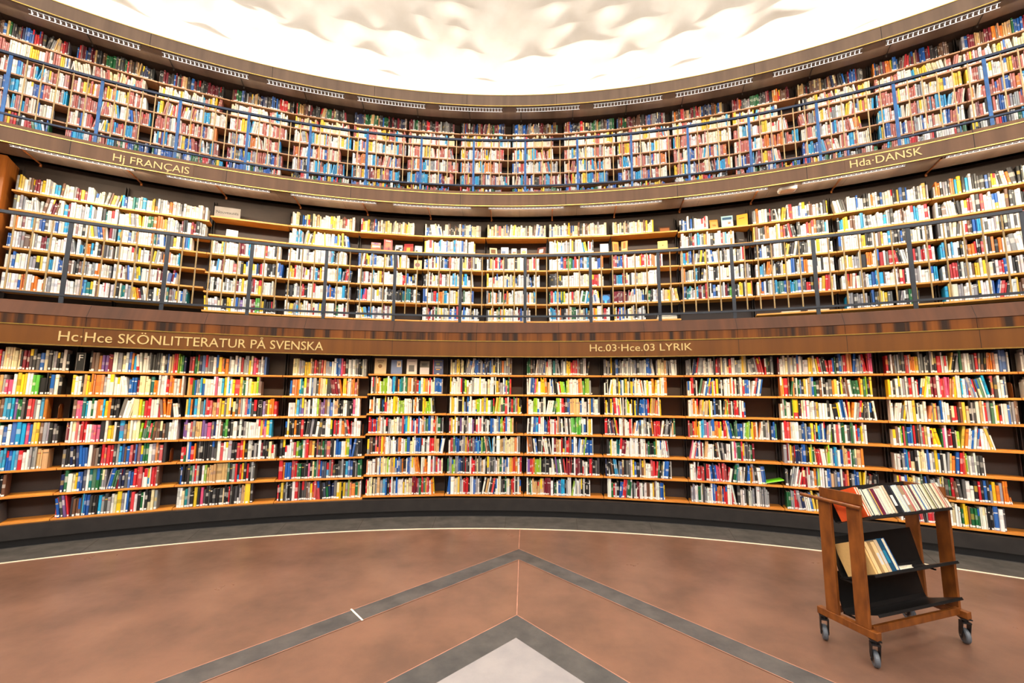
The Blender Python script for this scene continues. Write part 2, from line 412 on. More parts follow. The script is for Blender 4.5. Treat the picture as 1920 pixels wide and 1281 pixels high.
disp += 0.012 * np.sin(TH * 0.9 + ZZ * 2.1) * np.sin(ZZ * 3.7 + TH * .31) + 0.006 * np.sin(TH * 2.7 - ZZ * 5.1)
RR = 12.6 - disp
mb = MB(); X = RR * np.sin(np.radians(TH)); Y = RR * np.cos(np.radians(TH))
nv = len(th_)
me = bpy.data.meshes.new('wall_drum')
verts = np.stack([X.ravel(), Y.ravel(), ZZ.ravel()], 1)
idx = (np.arange(len(zz_) - 1)[:, None] * nv + np.arange(nv - 1)[None, :]).ravel()
faces = np.stack([idx, idx + nv, idx + nv + 1, idx + 1], 1)
me.from_pydata(verts.tolist(), [], faces.tolist()); me.materials.append(M['white_plaster'])
me.polygons.foreach_set('use_smooth', [True] * len(me.polygons))
o = bpy.data.objects.new('wall_drum', me); C.objects.link(o); tag(o, 'white plaster drum wall with cloudy relief', kind='structure')
mb = MB(); mb.ring([(12.6, 7.41), (12.6, 13.8)], 62, 298, 3); struct('wall_drum_back', mb, M['white_plaster'])
mb = MB(); mb.ring([(12.62, 13.79), (12.62, 15.0)], -180, 180, 3); struct('wall_clerestory', mb, M['white_plaster'])
mb = MB(); mb.v.append((0, 0, 15.0))
for k in range(60): mb.v.append((12.7 * math.sin(2 * math.pi * k / 60), 12.7 * math.cos(2 * math.pi * k / 60), 15.0))
for k in range(60): mb.f.append((0, 1 + k, 1 + (k + 1) % 60)); mb.c.append(None); mb.m.append(0)
struct('ceiling', mb, M['white_plaster'])
# oak pillar beside the middle shelves
mb = MB(); mb.ring([(11.20, 2.55), (11.20, 4.66), (11.58, 4.66), (11.58, 2.55)], -37.5, -33.15, 1, closed=True, caps=True)
struct('trim_24', mb, M['wood_pillar'], 'orange oak pillar beside the middle shelves')

# ------------------------------------------------------------------ lettering
def text_mesh(txt, name, cap_h, extrude=0.004):
    cu = bpy.data.curves.new(name, 'FONT'); cu.body = txt; cu.size = 1.0; cu.extrude = 0.5; cu.resolution_u = 3
    o = bpy.data.objects.new(name, cu); C.objects.link(o); bpy.context.view_layer.update()
    dg = bpy.context.evaluated_depsgraph_get(); me = bpy.data.meshes.new_from_object(o.evaluated_get(dg))
    bpy.data.objects.remove(o)
    # cap height measured on a plain capital
    cu2 = bpy.data.curves.new(name, 'FONT'); cu2.body = 'H'; o2 = bpy.data.objects.new(name, cu2); C.objects.link(o2); bpy.context.view_layer.update()
    H = o2.dimensions.y; bpy.data.objects.remove(o2)
    xs = [v.co.x for v in me.vertices]; x0, x1 = min(xs), max(xs)
    return me, H, x0, x1


def curved_text(txt, name, rad, a0, a1, z_base, cap_h, mat_, parent=None, dz=0.0):
    me, H, x0, x1 = text_mesh(txt, name, cap_h)
    s = cap_h / H
    for v in me.vertices:
        a = R(a0 + (a1 - a0) * (v.co.x - x0) / (x1 - x0)); z = z_base + v.co.y * s
        r = rad - (0.004 if v.co.z > 0 else -0.002)
        v.co = (r * math.sin(a), r * math.cos(a), z)
    me.materials.clear(); me.materials.append(mat_)
    o = bpy.data.objects.new(name, me); C.objects.link(o)
    if parent is not None: o.parent = parent
    return o


def sign_thing(txt, label, rad, a0, a1, zb, ch, plate=None):
    e = empty('lettered_sign'); tag(e, label, 'sign')
    if plate:
        mb = MB(); mb.ring([(rad + .004, plate[2]), (rad - .003, plate[2]), (rad - .003, plate[3]), (rad + .004, plate[3])], plate[0], plate[1], 0.4, closed=True, caps=True)
        mb.build('backing_plate', M['fascia_mid'], e)
        rad -= .005
    curved_text(txt, 'lettering', rad, a0, a1, zb, ch, M['gilt'], e)


sign_thing('Hc\u00b7Hce SK\u00d6NLITTERATUR P\u00c5 SVENSKA', 'gilt letters reading Hc Hce SK\u00d6NLITTERATUR P\u00c5 SVENSKA on the lowest board', 9.470, -26.4, -11.81, 2.203, 0.097)
sign_thing('Hc.03\u00b7Hce.03 LYRIK', 'gilt letters reading Hc.03 Hce.03 LYRIK on the lowest board', 9.470, 7.3, 14.3, 2.226, 0.082)
sign_thing('Hj FRAN\u00c7AIS', 'gilt letters reading Hj FRAN\u00c7AIS on the top gallery fascia', 10.600, -27.15, -22.85, 4.632, 0.095, (-27.4, -22.6, 4.600, 4.775))
sign_thing('Hda\u00b7DANSK', 'gilt letters reading Hda DANSK on the top gallery fascia', 10.600, 25.98, 29.8, 4.652, 0.098, (25.7, 30.0, 4.602, 4.775))

# ------------------------------------------------------------------ lamps, rods, access point
def lamp(rad, z, a0, a1, n, tw, thh, label):
    e = empty('shelf_lamp'); tag(e, label, 'lamp', None)
    mb = MB(); mb.ring([(rad, z - .012), (rad, z), (rad + .09, z + .006), (rad + .09, z - .006)], a0, a1, 0.8, closed=True, caps=True)
    mb.build('housing', M['housing'], e)
    mb = MB()
    for k in range(n):
        a = R(a0 + (a1 - a0) * (k + .5) / n); t = Vector((math.cos(a), -math.sin(a), 0)); d = Vector((math.sin(a), math.cos(a), 0))
        p = d * (rad + .004) + Vector((0, 0, z - .006)) - t * .002
        q = [p, p + d * tw, p + d * tw * .5 + Vector((0, 0, -thh))]
        q2 = [x + t * 0.004 for x in q]
        mb.quad([q[0], q[1], q[2]]); mb.quad([q2[2], q2[1], q2[0]])
        for i in range(3):
            j = (i + 1) % 3; mb.quad([q[i], q2[i], q2[j], q[j]])
    for zz_r, rr_ in ((z - .012, rad + .004), (z - .006 - thh, rad + .004 + tw * .5)):
        mb.ring([(rr_ - .002, zz_r - .002), (rr_ + .002, zz_r - .002), (rr_ + .002, zz_r + .002), (rr_ - .002, zz_r + .002)], a0, a1, .8, closed=True, caps=True)
    mb.build('louvre', M['white_lamp'], e)
    return e


ph3 = ['at the far end past the facing shelves of reds']
L3 = [(-34.55, -28.58), (-27.25, -21.44), (-20.07, -13.94), (-12.82, -6.86), (-5.61, 0.24), (1.53, 7.36), (8.61, 14.6), (15.71, 21.74), (23.21, 29.04), (30.44, 36.31)]
N3 = ['first', 'second', 'third', 'fourth', 'fifth', 'sixth', 'seventh', 'eighth', 'ninth', 'tenth']
for k, (a, b_) in enumerate(L3):
    lamp(12.01, 7.248, a, b_, 21, 0.085, 0.052, 'white finned lamp under the top cornice, %s counting clockwise' % N3[k])
L2 = [(-32.17, -26.11), (-24.24, -17.69), (-16.21, -9.8), (-8.45, -2.06), (-0.59, 5.67), (7.03, 13.49), (15.17, 21.0), (23.2, 29.0), (31.0, 36.9)]
for k, (a, b_) in enumerate(L2):
    lamp(10.645, 4.602, a, b_, 21, 0.05, 0.014, 'small finned lamp under the top gallery fascia, %s counting clockwise' % N3[k])


def rod(r0, z0, r1, z1, a, r, label, group):
    mb = MB(); p, q = cyl(r0, a, z0), cyl(r1, a, z1); mb.bar(p, q, r, 6)
    mb.bar(q, q + Vector((0, 0, -0.035)), r * 1.2, 6)
    o = mb.build('soffit_rod', M['dark_side'] if r0 > 11 else M['cart_wood']); tag(o, label, 'rod', group)


for k in range(-7, 9):
    a = -2.87 + 4.82 * (k + 0); 
    if -34 < a < 38: rod(12.04, 7.250, 12.49, 7.305, a, 0.007, 'thin dark rod crossing the soffit above the top shelves', 'rods on the top soffit')
for k in range(-6, 8):
    a = -0.47 + 5.22 * k; rod(10.70, 4.600, 11.30, 4.672, a, 0.011, 'thin brown rod crossing the soffit above the middle shelves', 'rods on the middle soffit')
for k in range(-5, 6):
    a = 3.8 + 6.05 * (k - 1); rod(10.3, 2.30, 10.62, 2.285, a, 0.008, 'short wooden peg under the soffit of the lowest shelves', 'pegs above the lowest shelves')

e = empty('access_point'); tag(e, 'rounded white device with peach cover on the middle soffit', 'wireless device')
def disc_box(name, a, rad, z, wx, wy, th, corner, mat_, parent):
    bm = bmesh.new(); pts = []
    for sx, sy in ((1, 1), (-1, 1), (-1, -1), (1, -1)):
        for k in range(7):
            t = {(1, 1): 0, (-1, 1): 90, (-1, -1): 180, (1, -1): 270}[(sx, sy)] + 15 * k
            pts.append((sx * (wx / 2 - corner) + corner * math.cos(R(t)), sy * (wy / 2 - corner) + corner * math.sin(R(t))))
    lo = [bm.verts.new((x, y, 0)) for x, y in pts]; hi = [bm.verts.new((x * .94, y * .94, -th)) for x, y in pts]
    bm.faces.new(lo); bm.faces.new(hi[::-1]); n = len(pts)
    for i in range(n): bm.faces.new((lo[i], hi[i], hi[(i + 1) % n], lo[(i + 1) % n]))
    bmesh.ops.recalc_face_normals(bm, faces=bm.faces)
    me = bpy.data.meshes.new(name); bm.to_mesh(me); bm.free(); me.materials.append(mat_)
    o = bpy.data.objects.new(name, me); C.objects.link(o); o.location = cyl(rad, a, z); o.rotation_euler = (R(7), 0, -R(a)); o.parent = parent
disc_box('housing', 22.45, 10.86, 4.626, 0.225, 0.225, 0.035, 0.05, M['white_plastic'], e)
disc_box('cover', 22.45, 10.86, 4.590, 0.185, 0.185, 0.006, 0.045, M['peach_plastic'], e)

# ------------------------------------------------------------------ railings
def ring_bar(name, rad, z, w_, h_, a0, a1, mat_, parent):
    mb = MB(); mb.ring([(rad, z), (rad + w_, z), (rad + w_, z + h_), (rad, z + h_)], a0, a1, 1, closed=True, caps=True); return mb.build(name, mat_, parent)


def railing(rad, zt, zb, zf, a_first, step, n, nb, mat_rail, mat_post, label, pw):
    e = empty('railing'); tag(e, label, 'railing')
    a0, a1 = a_first - step * 1.0, a_first + step * (n - .0)
    ring_bar('top_rail', rad - .015, zt, .035, .03, a0, a1, mat_rail, e)
    ring_bar('bottom_rail', rad - .012, zb, .026, .022, a0, a1, mat_rail, e)
    for k in range(-1, n + 1):
        a = a_first + k * step; t = Vector((math.cos(R(a)), -math.sin(R(a)), 0)); d = Vector((math.sin(R(a)), math.cos(R(a)), 0))
        mb = MB(); mb.box(d * (rad - .006) - t * pw / 2 + Vector((0, 0, zf)), t * pw, d * 0.014, (0, 0, zt - zf + .005)); mb.build('post', mat_post, e, bevel=.002)
        if k == n: break
        for j in range(nb):
            b_ = a + step * (j + 1) / (nb + 1)
            mb = MB(); mb.bar(cyl(rad, b_, zb + .01), cyl(rad, b_, zt + .005), 0.0075, 6); mb.build('baluster', M['brass_rod'], e)


railing(9.63, 3.463, 2.675, 2.58, -26.87, 4.906, 12, 5, M['steel_grey'], M['steel_grey'], 'grey steel railing with thin brass bars along the middle gallery', 0.038)
railing(10.75, 5.755, 4.985, 4.82, -32.87, 4.416, 16, 5, M['steel_navy'], M['steel_blue'], 'blue steel railing with thin brass bars along the top gallery', 0.034)

# ------------------------------------------------------------------ bookcases and books
PAL = {'k': (26, 25, 28), 'n': (24, 40, 84), 'b': (24, 92, 176), 'c': (28, 160, 212), 't': (20, 120, 122), 'g': (26, 104, 58), 'l': (150, 196, 40),
       'G': (88, 176, 68), 'y': (236, 196, 34), 'o': (226, 124, 32), 'O': (196, 118, 40), 'r': (204, 34, 44), 'm': (124, 22, 42), 'p': (224, 84, 130),
       'v': (120, 84, 150), 'w': (240, 238, 232), 'e': (236, 220, 172), 'a': (212, 172, 116), 's': (150, 150, 154), 'd': (58, 54, 56), 'u': (116, 78, 58),
       'q': (190, 104, 92), 'z': (240, 226, 206)}
CN = {'k': 'black', 'n': 'navy', 'b': 'blue', 'c': 'sky blue', 't': 'teal', 'g': 'green', 'l': 'lime', 'G': 'bright green', 'y': 'yellow', 'o': 'orange', 'O': 'ochre',
      'r': 'red', 'm': 'maroon', 'p': 'pink', 'v': 'purple', 'w': 'white', 'e': 'cream', 'a': 'tan', 's': 'grey', 'd': 'charcoal', 'u': 'brown', 'q': 'rose', 'z': 'ivory'}


def jit(c, rn, k=0.10):
    f = 1 + rn.uniform(-k, k); l = lin(PAL[c]); g = rn.choice((.05, .25, .45)); t = rn.random() ** 2 * .35
    return tuple(min(.92, max(0.003, (v * (1 - t) + g * t) * f * rn.uniform(.94, 1.06))) for v in l)


BOOKS = []   # dicts
RES = {(1, 0, 0): [(.0, .14)], (1, 1, 2): [(.755, .805)], (3, 10, 2): [(.41, .47)], (3, 2, 0): [(.0, .06)], (3, 13, 1): [(.06, .13)],
       (2, 2, 2): [(.86, 1.0)], (1, 4, 3): [(.9, 1.0)]}


def add_row(bay, plank, n_planks, z, s0, s1, cols, rn, tmin, tmax, hmean, hmax, lean_p=0.03, low=False, face='label'):
    """a row of books between s0 and s1 along the plank"""
    s = s0; lean_n = 0; phi = 0; row = []
    L = s1 - s0
    while s < s1 - tmin * .8:
        t = min(max(rn.gauss((tmin + tmax) / 2, (tmax - tmin) / 2.6), tmin * .6), tmax * 1.7)
        if rn.random() < 0.05: t *= 1.6
        if s + t > s1: t = s1 - s
        hit = [q for q in RES.get((bay.tier, bay.k, plank), ()) if s + t > q[0] * bay.W and s < q[1] * bay.W]
        if hit: s = max(s + .002, hit[0][1] * bay.W); continue
        ci = int((s + t / 2 - s0) / L * len(cols)); c = cols[min(len(cols) - 1, max(0, ci))]
        if c == ' ':
            s += t; lean_n = 0; phi = 0; continue
        if lean_n <= 0 and rn.random() < lean_p:
            lean_n = rn.randint(3, 9); phi = rn.uniform(3, 11) * rn.choice((-1, 1))
        if lean_n > 0:
            lean_n -= 1
            if lean_n == 0: phi = 0
        h = min(hmax, max(hmean * .72, rn.gauss(hmean, hmean * .10)))
        if row and row[-1]['c'] == c and rn.random() < .55: h = row[-1]['h'] + rn.uniform(-.002, .002)
        d = rn.uniform(.135, .185); off = rn.uniform(0.004, 0.03)
        if rn.random() < .06: off -= 0.012
        if abs(phi) > 0.1: h = min(h, hmax - 0.005)
        row.append(dict(bay=bay, plank=plank, npl=n_planks, z=z, s=s, t=t, h=h, d=d, off=max(off, 0.002), c=c, phi=phi, col=jit(c, rn, .16), rs=rn.random(), low=low))
        s += t + 0.0006 + (abs(math.sin(R(phi))) * 0.004)
    for i, b_ in enumerate(row):
        b_['prev'] = row[i - 1]['c'] if i else None; b_['next'] = row[i + 1]['c'] if i + 1 < len(row) else None
        b_['nrow'] = len(row); b_['row'] = row; b_['i'] = i
    # a leaning run needs room: shift its edge so neighbours do not cross
    BOOKS.extend(row)


class Bay:
    def __init__(s, tier, k, a0, a1, rad):
        s.tier, s.k, s.a0, s.a1 = tier, k, a0, a1
        s.P0, s.P1 = cyl(rad, a0, 0), cyl(rad, a1, 0); s.W = (s.P1 - s.P0).length
        s.t = (s.P1 - s.P0).normalized(); s.n = Vector((-s.t.y, s.t.x, 0))
        if s.n.dot(s.P0) < 0: s.n = -s.n
        mid = (s.P0 + s.P1) / 2; s.rz = math.atan2(s.t.y, s.t.x)
    def w(s, a, d, z): return s.P0 + s.t * a + s.n * d + Vector((0, 0, z))


def bookcase(bay, zs, zlo, zhi, wood, label, skip=(), depth=0.26):
    mid = bay.w(bay.W / 2, 0, zlo); e = empty('bookcase', mid, bay.rz); tag(e, label, 'bookcase', None)
    hw = bay.W / 2
    mb = MB(); mb.box((-hw + .002, depth, 0), (bay.W - .004, 0, 0), (0, .012, 0), (0, 0, zhi - zlo)); mb.build('back_panel', M['dark_back'], e)
    for sx in (-1, 1):
        x = sx * (hw - .006); mb = MB(); mb.box((x - .003, 0.19, 0), (.006, 0, 0), (0, depth - .192, 0), (0, 0, zhi - zlo)); mb.build('side_panel', M['dark_side'], e)
    for i, z in enumerate(zs):
        if i in skip: continue
        mb = MB(); mb.box((-hw + .003, 0, z - zlo - .024), (bay.W - .006, 0, 0), (0, .245, 0), (0, 0, .024)); mb.build('shelf_board', wood, e, bevel=.002)
    return e


BP1 = {-1: 'bay before the F divider', 0: 'bay with the F divider', 1: 'bay with the G divider', 2: 'bay under the word SVENSKA', 3: 'bay with five facing books',
       4: 'bay with a brown bookend', 5: 'bay before the LYRIK sign', 6: 'bay under the LYRIK sign', 7: 'bay with the green folder', 8: 'bay behind the cart handle',
       9: 'bay behind the loaded cart', 10: 'outermost bay past the cart'}
BP2 = {-2: 'bay beside the oak pillar', -1: 'bay before the Nouveaut\u00e9s card', 0: 'bay with the Nouveaut\u00e9s card', 1: 'bay beyond the Nouveaut\u00e9s card', 2: 'bay with the red picture book',
       3: 'bay before the small display books', 4: 'bay with the small display books', 5: 'bay with the round blue picture', 6: 'bay with two propped ochre books', 7: 'bay under the yellow display book',
       8: 'bay under the round soffit device', 9: 'bay under the Hda lettering', 10: 'bay under the DANSK end', 11: 'outermost bay past DANSK'}
ORD = ['top', 'second', 'third', 'fourth', 'fifth', 'sixth', 'seventh', 'eighth', 'ninth', 'tenth', 'eleventh', 'twelfth', 'thirteenth', 'fourteenth', 'fifteenth', 'sixteenth', 'seventeenth']

# ---- tier 1: colours along every shelf, and how far each shelf is filled
T1 = {
 -1: [(0, 1.0, 'kwsurgosogmmurseeekmddbedskwk'), (0, .97, 'kwbryogwkkaakuaspwyywGGkkswk'), (0, .88, 'rkwyocbkmkrrowwwyyauccvgkkrswcO'), (0, .98, 'kgwbrycwyrrrkkgwbwbcpbyuskd'),
      (0, .93, 'wkbrsrnwsnkmrcbcrwsaa'), (0, .66, 'kwgbrkkddrrcwyuku'), (0, .65, 'rkwbsgwyyseruk')],
 0: [(.14, 1.0, 'kuuOwvvmswssewboocrwwwskkkswkbearrlgn'), (.02, 1.0, 'ywwkayoooooswwwwwwwwbbmeeeetoowwwroowwow'), (.05, 1.0, 'upptcwgwoocyokkbkwwekeylrrrwwruoookwwk'),
     (.02, .98, 'mwwrwrrwppprkwyywkcuuyweelggrguukukswww'), (.02, .9, 'kkkndnrbbbwwuukrrrrkkscbubwrmbmbggwssourdO'), (.03, .85, 'ngwweybbnwtkgggssbbggmnskbbrrrwwcwrru'), (.02, .86, 'rbksvrduukcbbkkkcnskswreygswbkrwwkgwkeews')],
 1: [(.02, .82, 'mrglnbsskswuyoooswwbwrssyeprswsb'), (.02, .78, 'aogbscbwwwwwpwwcywcwyryyggweywylu'), (.02, .97, 'ycokcekcrrraryykyokokoswrbckkGllvuyoor'), (.02, .93, 'vvwrsaavvvpnnwwugGkkwwkwkswwwwwwypyyc'),
     (.02, .98, 'rgwbbrokkkkkkkkkkwsrwtwswkkrorokwwwkskwkmkdkeww'), (.02, .78, 'kbkkdgsrspkwlaaaaaaauaagdssrcryokrksk'), (.02, .78, 'wwetsskyrkpkkkkkkkkekkrkkkwsaaysd')],
 2: [(.1, .98, 'eeesssyyaurmusrossswwbbprrkwswskkkws'), (.08, .9, 'bcoooyctwwmswbbskuoaeeekkdmmmmmroyyowwoorOO'), (.08, .93, 'wwwwycbnveswkwwwlusvvusbbwwaakkcwwkpkkpwwO'), (.06, .95, 'kykkkowkkrakkkuskkwkkddkwwwgkrmrwwooukrrsswwwr'),
     (.02, .98, 'kkwwwwwrlggwrrboykmukugkrkkkwbbbwwylbbkkkkk'), (.02, .98, 'rcobbbrrrggkkkpkegsrbnnckrrkkkkskcbbkskgg'), (.02, .98, 'rkykskkkwrukdddukeorrrkkngngnkuyykyslooggaw')],
 3: [None, (.03, .95, 'wkaowlllwwbckoctwgoowuurcwyowrwebbbs'), (.02, .86, 'oowkwwkgnrwewwyywlllwkwwkwowkkkyllllwk'), (.02, .97, 'rrbrbyowswkswweewskrbcywrbwrbwosgcbwrowgks'),
     (.02, .98, 'sukroryowwswwnowwlbeewbbkwkwrraaabw'), (.02, .98, 'owwweuwbyeelwaasbbnouwbbwwaooowroowrwsrwpe'), (.02, .88, 'rewekesaasbcbkrwswbwwwwyweeemmmmsgrgyrrwoy')],
 4: [(.03, .85, 'eesyykekssswkbbnsbknkbsykwkoasssu'), (.03, .84, 'ywwwwwrklawwswwwywwwkewwkwyuswbpgr'), (.03, .98, 'wyywwkkybkbwrwwblwyssywgklylekgsrwkrgsryk'), (.03, .88, 'rywywkvswkswwvmkrwrwkswkbbwwsblorbwwla'),
     (.03, .97, 'wrgsbnwsyrgmsbcblgrakcwkweaseeeeeowk'), (.02, .98, 'gsllssbbnkrkkwrrueksawkswkkswegwbswwyoroywr'), (.02, .98, 'bbwwewyswrrrkwbbswkwkawkrbkwewdkgwkorwkwo')],
 5: [(.03, .84, 'ggukwussbkewwktsksswsyyrrrsukwwk'), (.03, .89, 'wwbbpywwyyyoawbwkkwrlGlywwwwwrooGllsk'), (.03, .98, 'owwwllbbwkwwwwwgggllwwrmkbbaaaaaabwwwkwybswwk'), (.03, .88, 'wkwbbcbwwwbbkrwwrwoskwkwwkwGGGGGgwbkwyw'),
     (.03, .89, 'wouukwbkwgrwwkwwmaawrysrrubbwwbwslbbbbs'), (.03, .97, 'wvrolllkkskwwwkvgwkrmrkwmmkrwwkrdkdd'), (.03, .84, 'wkgwaaaaaammmmwkggwbcckswwlwsewskwkkw')],
 6: [(.02, .93, 'sdskykkbkswsswswssnksswwbbsw seeeas swww'), (.02, .80, 'wkwyywwkybwgywkybwawwowwywwoywwywoo'), (.02, .72, 'uywkywkrkwpywwkwlywykybkbbwbbbwryaarorwy'), (.02, .88, 'rrkwnmkyrwwuwwwrwowwskwwskwkworrrwukskkwag'),
     (.04, .80, 'kgywwwtwbmmwwwwwwwsuwwosgkkgywwwswws'), (.02, .82, 'nkwkukccsbukwdkbwybkksuaewwwrrrggkwbbwks'), (.04, .73, 'wwgyrwkbbrrkggwkswmwwkwyuwwyuwwsby')],
 7: [(.02, .99, 'sssnrssswswskrmeswarwsseyekwsksrrrgks'), (.03, .84, 'wwrkwuguwbsrbywrykwkwwwowrwkwwrbbwwrbwb'), (.03, .67, 'wwwowooaasaakyswkbkwkwkoylruwkrrkwrrb'), (.02, .98, 'ruroywcvpswaooywrywbggbbwGlgyowowkswkbg'),
     (.02, .74, 'pwrbkwmwawwrwkkuwkswwwkwpwggrskkwgm'), (.02, .84, 'wwwrrrkrwbnbprrrwkgtswwkbyoskwwb'), (.02, .86, 'sswgwkswwbroobrwwrwkswk wskwssss')],
 8: [(.02, .93, 'mwwweswswrwswwkyswyrskkrrbgkbsrroobbsssrrpp'), (.03, .9, 'oywryugokwgbwkywasbugkuuwkswkuoywkyuusuwggggoyglkgy'), (.02, .92, 'wsgwwklwrkmwwpwwwwsywywwkwwwkwywbwryowsrkkkkwkkw'), (.02, .82, 'wrrrowwwwsbbsbbyrwkcbwbswlkwrwggwrkgwrssyww'),
     (.02, .77, 'srmwyuunnnbbrkylgworrwwelwwbccwbaaarwgswauo'), (.02, .88, 'kdsswrwrmrmwswoglwwkwbwasbkwmroksbbyymkurrkk'), (.02, .85, 'gsrsnwbyskworowkbrwysk')],
 9: [(.02, .96, 'rkwuskskkrrwooyysakskkskkkrwwwykkssguuwwkkrssukoooowsbbsw'), (.02, .93, 'ywwkwkwskwkrwwrboywylmmmwprrpooywwwcwbrsbwkegwckrkkwwbs'), (.02, .98, 'wwwwwkyuwwwwywwkwwwoysyrsbwwwaurrrkuywekskkwawrrsgwyrwwwbssuu'),
     (.02, .80, 'wwuwlgrgbbbcrkusyrywkmyykykgpwmrwkelyyowwbbwsrrwwwwyyw'), (.02, .70, 'wwwksubcrsekkweeewnbwbsyywknwsywobborrolwwswwkrkw'), (.02, .86, 'wrwbbyyyeswgklbkseswkedgrruukkwwbwkgrkbkswyosoyoo'), (.02, .8, 'wkryobrkrrkkswwewgyuggwwkkbwk')],
 10: [(.02, .9, 'wkrsybowksgrwkk'), (.02, .9, 'wkrsybowksgrwkk'), (.02, .6, 'kwwrsebowksg'), (.02, .8, 'rwkybsow'), (.02, .7, 'rkwybgsu'), (.02, .8, 'wkrbsoyg'), (.02, .8, 'wksrboge')],
}
rn = random.Random(11)
A0 = -27.97
for k in range(-1, 11):
    bay = Bay(1, k, A0 + 6.078 * k, A0 + 6.078 * (k + 1), 10.622)
    if k < 3: zs = [1.948 - .2805 * i for i in range(7)]
    else: zs = [1.990 - .2833 * i for i in range(7)]
    bookcase(bay, zs, .25, 2.30, M['shelf_low'], 'lowest tier beech bookcase, ' + BP1[k])
    for i, z in enumerate(zs):
        r_ = T1[k][i]
        if r_ is None: continue
        f0, f1, cols = r_
        dens = .0255 if k < 3 else (.0205 if k < 6 else .0185)
        add_row(bay, i, 7, z, .008 + f0 * (bay.W - .016), .008 + f1 * (bay.W - .016), cols, rn, dens - .008, dens + .008, .232 if k < 3 else .224, .253, .05 if k > 4 else .02)

# ---- tier 2
PA = {0: 'zzzweeayzssrwkuezb', 1: 'wwwwwwwwszwbkcy', 2: 'wwwwwzskwwyrbkewwwcmw', 3: 'wwwwwwzskwkyrbocgmwse', 'L': 'wwwswwkwwbyzucwtwszowm', 'Rr': 'wwwwkkwkwsrdzwkwbwowkrukwyc'}
def rc(pal, n, rn): return ''.join(rn.choice(PA[pal]) for _ in range(n))
T2F = {-2: [(.02, 1)] * 6, -1: [(.0, .98), (0, .97), (0, .82), (0, .7), (0, .68), (0, .83)],
       0: [None, None, (.03, .93), (.03, .97), (.03, .88), (.02, .92)], 1: [(.02, .95), (.02, .9), (.02, .86), (.02, .94), (.02, .94), (.02, .93)],
       2: [(.03, .86), None, (.02, .80), (.02, .93), (.02, .99), (.02, .58)], 3: [(.02, .93), (.02, .84), (.02, .94), (.02, .83), (.02, .83), (.02, .92)],
       4: [(.02, .99), None, (.02, .88), (.02, .88), (.02, .83), (.02, .73)], 5: [(.02, .94), (.02, .74), (.02, .88), (.02, .88), (.02, .82), (.02, .97)],
       6: [(.02, .66), None, (.02, .78), (.02, .68), (.02, .99), (.02, .5)], 7: [(.02, .43), (.02, .78), (.02, .9), (.02, .97), (.02, .98), None],
       8: [(.02, .95), (.02, .95), (.02, .98), (.02, .97), (.02, .97), None], 9: [(.02, .99)] * 5 + [(.05, .8)], 10: [(.02, .99)] * 5 + [(.02, .97)], 11: [(.02, .98)] * 6}
T2C = {(5, 3): 'kkkkkwwwwwwwwwezrrww', (5, 2): 'wwwwwbrgGgbrwbkwcmwwbbo', (6, 2): 'rmbbrwrwwzwwyrwwrwowwmw', (6, 3): 'mcccrmrwkwwsezwwozwww', (6, 4): 'mmmmmzwwwwbkgkwswzayszy', (3, 4): 'bbwsrcoacwwzywkgwwb',
       (1, 4): 'kkkwswrkwwwwwzwbobwwwcks', (2, 4): 'kcprwwswwskwkkkkkktttkwwk', (8, 4): 'wowkwscttbuctbbkrkkrwyryw', (9, 5): 'csksskskbkykyk kskkgyk', (7, 4): 'bktwswcmwkrkwbkwswmkGkkwykwyo',
       (0, 5): 'ywwwkywsvwwmGykkk', (-1, 1): 'wwzyszywggooaywwwsmkwmmksw'}
for k in range(-2, 12):
    a0 = -22.24 + 5.318 * k; bay = Bay(2, k, max(a0, -33.05), a0 + 5.318, 11.272)
    if k < 0: zs = [4.262, 4.012, 3.768, 3.515, 3.245, 2.975]
    elif k < 7: zs = [4.343 - .2876 * i for i in range(6)]
    else: zs = [4.318 - .279 * i for i in range(6)]
    bookcase(bay, zs, 2.55, 4.64, M['shelf_mid'], 'middle tier bookcase, ' + BP2[k], skip=(5,) if k == 7 else ())
    for i, z in enumerate(zs):
        f = T2F[k][i]
        if f is None: continue
        pal = 'L' if k < 0 else ('Rr' if k > 6 else (0 if i == 0 else 1 if i == 1 else 2 if i < 4 else 3))
        cols = T2C.get((k, i)) or rc(pal, 30, rn)
        hm = .205 if k >= 0 else .19
        add_row(bay, i, 6, z, .008 + f[0] * (bay.W - .016), .008 + f[1] * (bay.W - .016), cols, rn, .015, .032, hm, .24 if k >= 0 else .215, .03)

# ---- tier 3
PB = {0: 'kmgudbaumsrodkmmuugbasnd', 1: 'wzeywzeywzzqwzcewqqz', 2: 'wqzyqwzzwcqzwyqqs', 3: 'qwqqbzcwzszqqowcq', 4: 'bcyqwzmqqwcbkszqcw', 5: 'bcgwyrksqwgb'}
def rc3(i, n, rn):
    s = ''
    while len(s) < n:
        c = rn.choice(PB[i]); s += c * rn.choice((1, 1, 1, 1, 2, 3))
    return s
b3 = [-37.6 + 4.83 * i for i in range(0, 17)]
for k in range(16):
    a0, a1 = b3[k], b3[k + 1]; bay = Bay(3, k, a0, a1, 12.572)
    zs = [7.045 - .2822 * i for i in range(6)]
    bookcase(bay, zs, 4.81, 7.39, M['shelf_top'], 'top tier bookcase, %s counting clockwise' % (['first'] + ORD[1:])[k])
    for i, z in enumerate(zs):
        f1 = rn.choice((.99, .99, .97, .9, .86, .82)) if i else rn.choice((.99, .95, .9, .88))
        if (k, i) in ((12, 4), (12, 1)): f1 = .72
        add_row(bay, i, 6, z, .012 + .01 * (bay.W), .008 + f1 * (bay.W - .016), rc3(i, 34, rn), rn, .013, .030, .222 if i else .225, .25, .04)
    # the lowest shelf behind the parapet keeps its books down in the dark

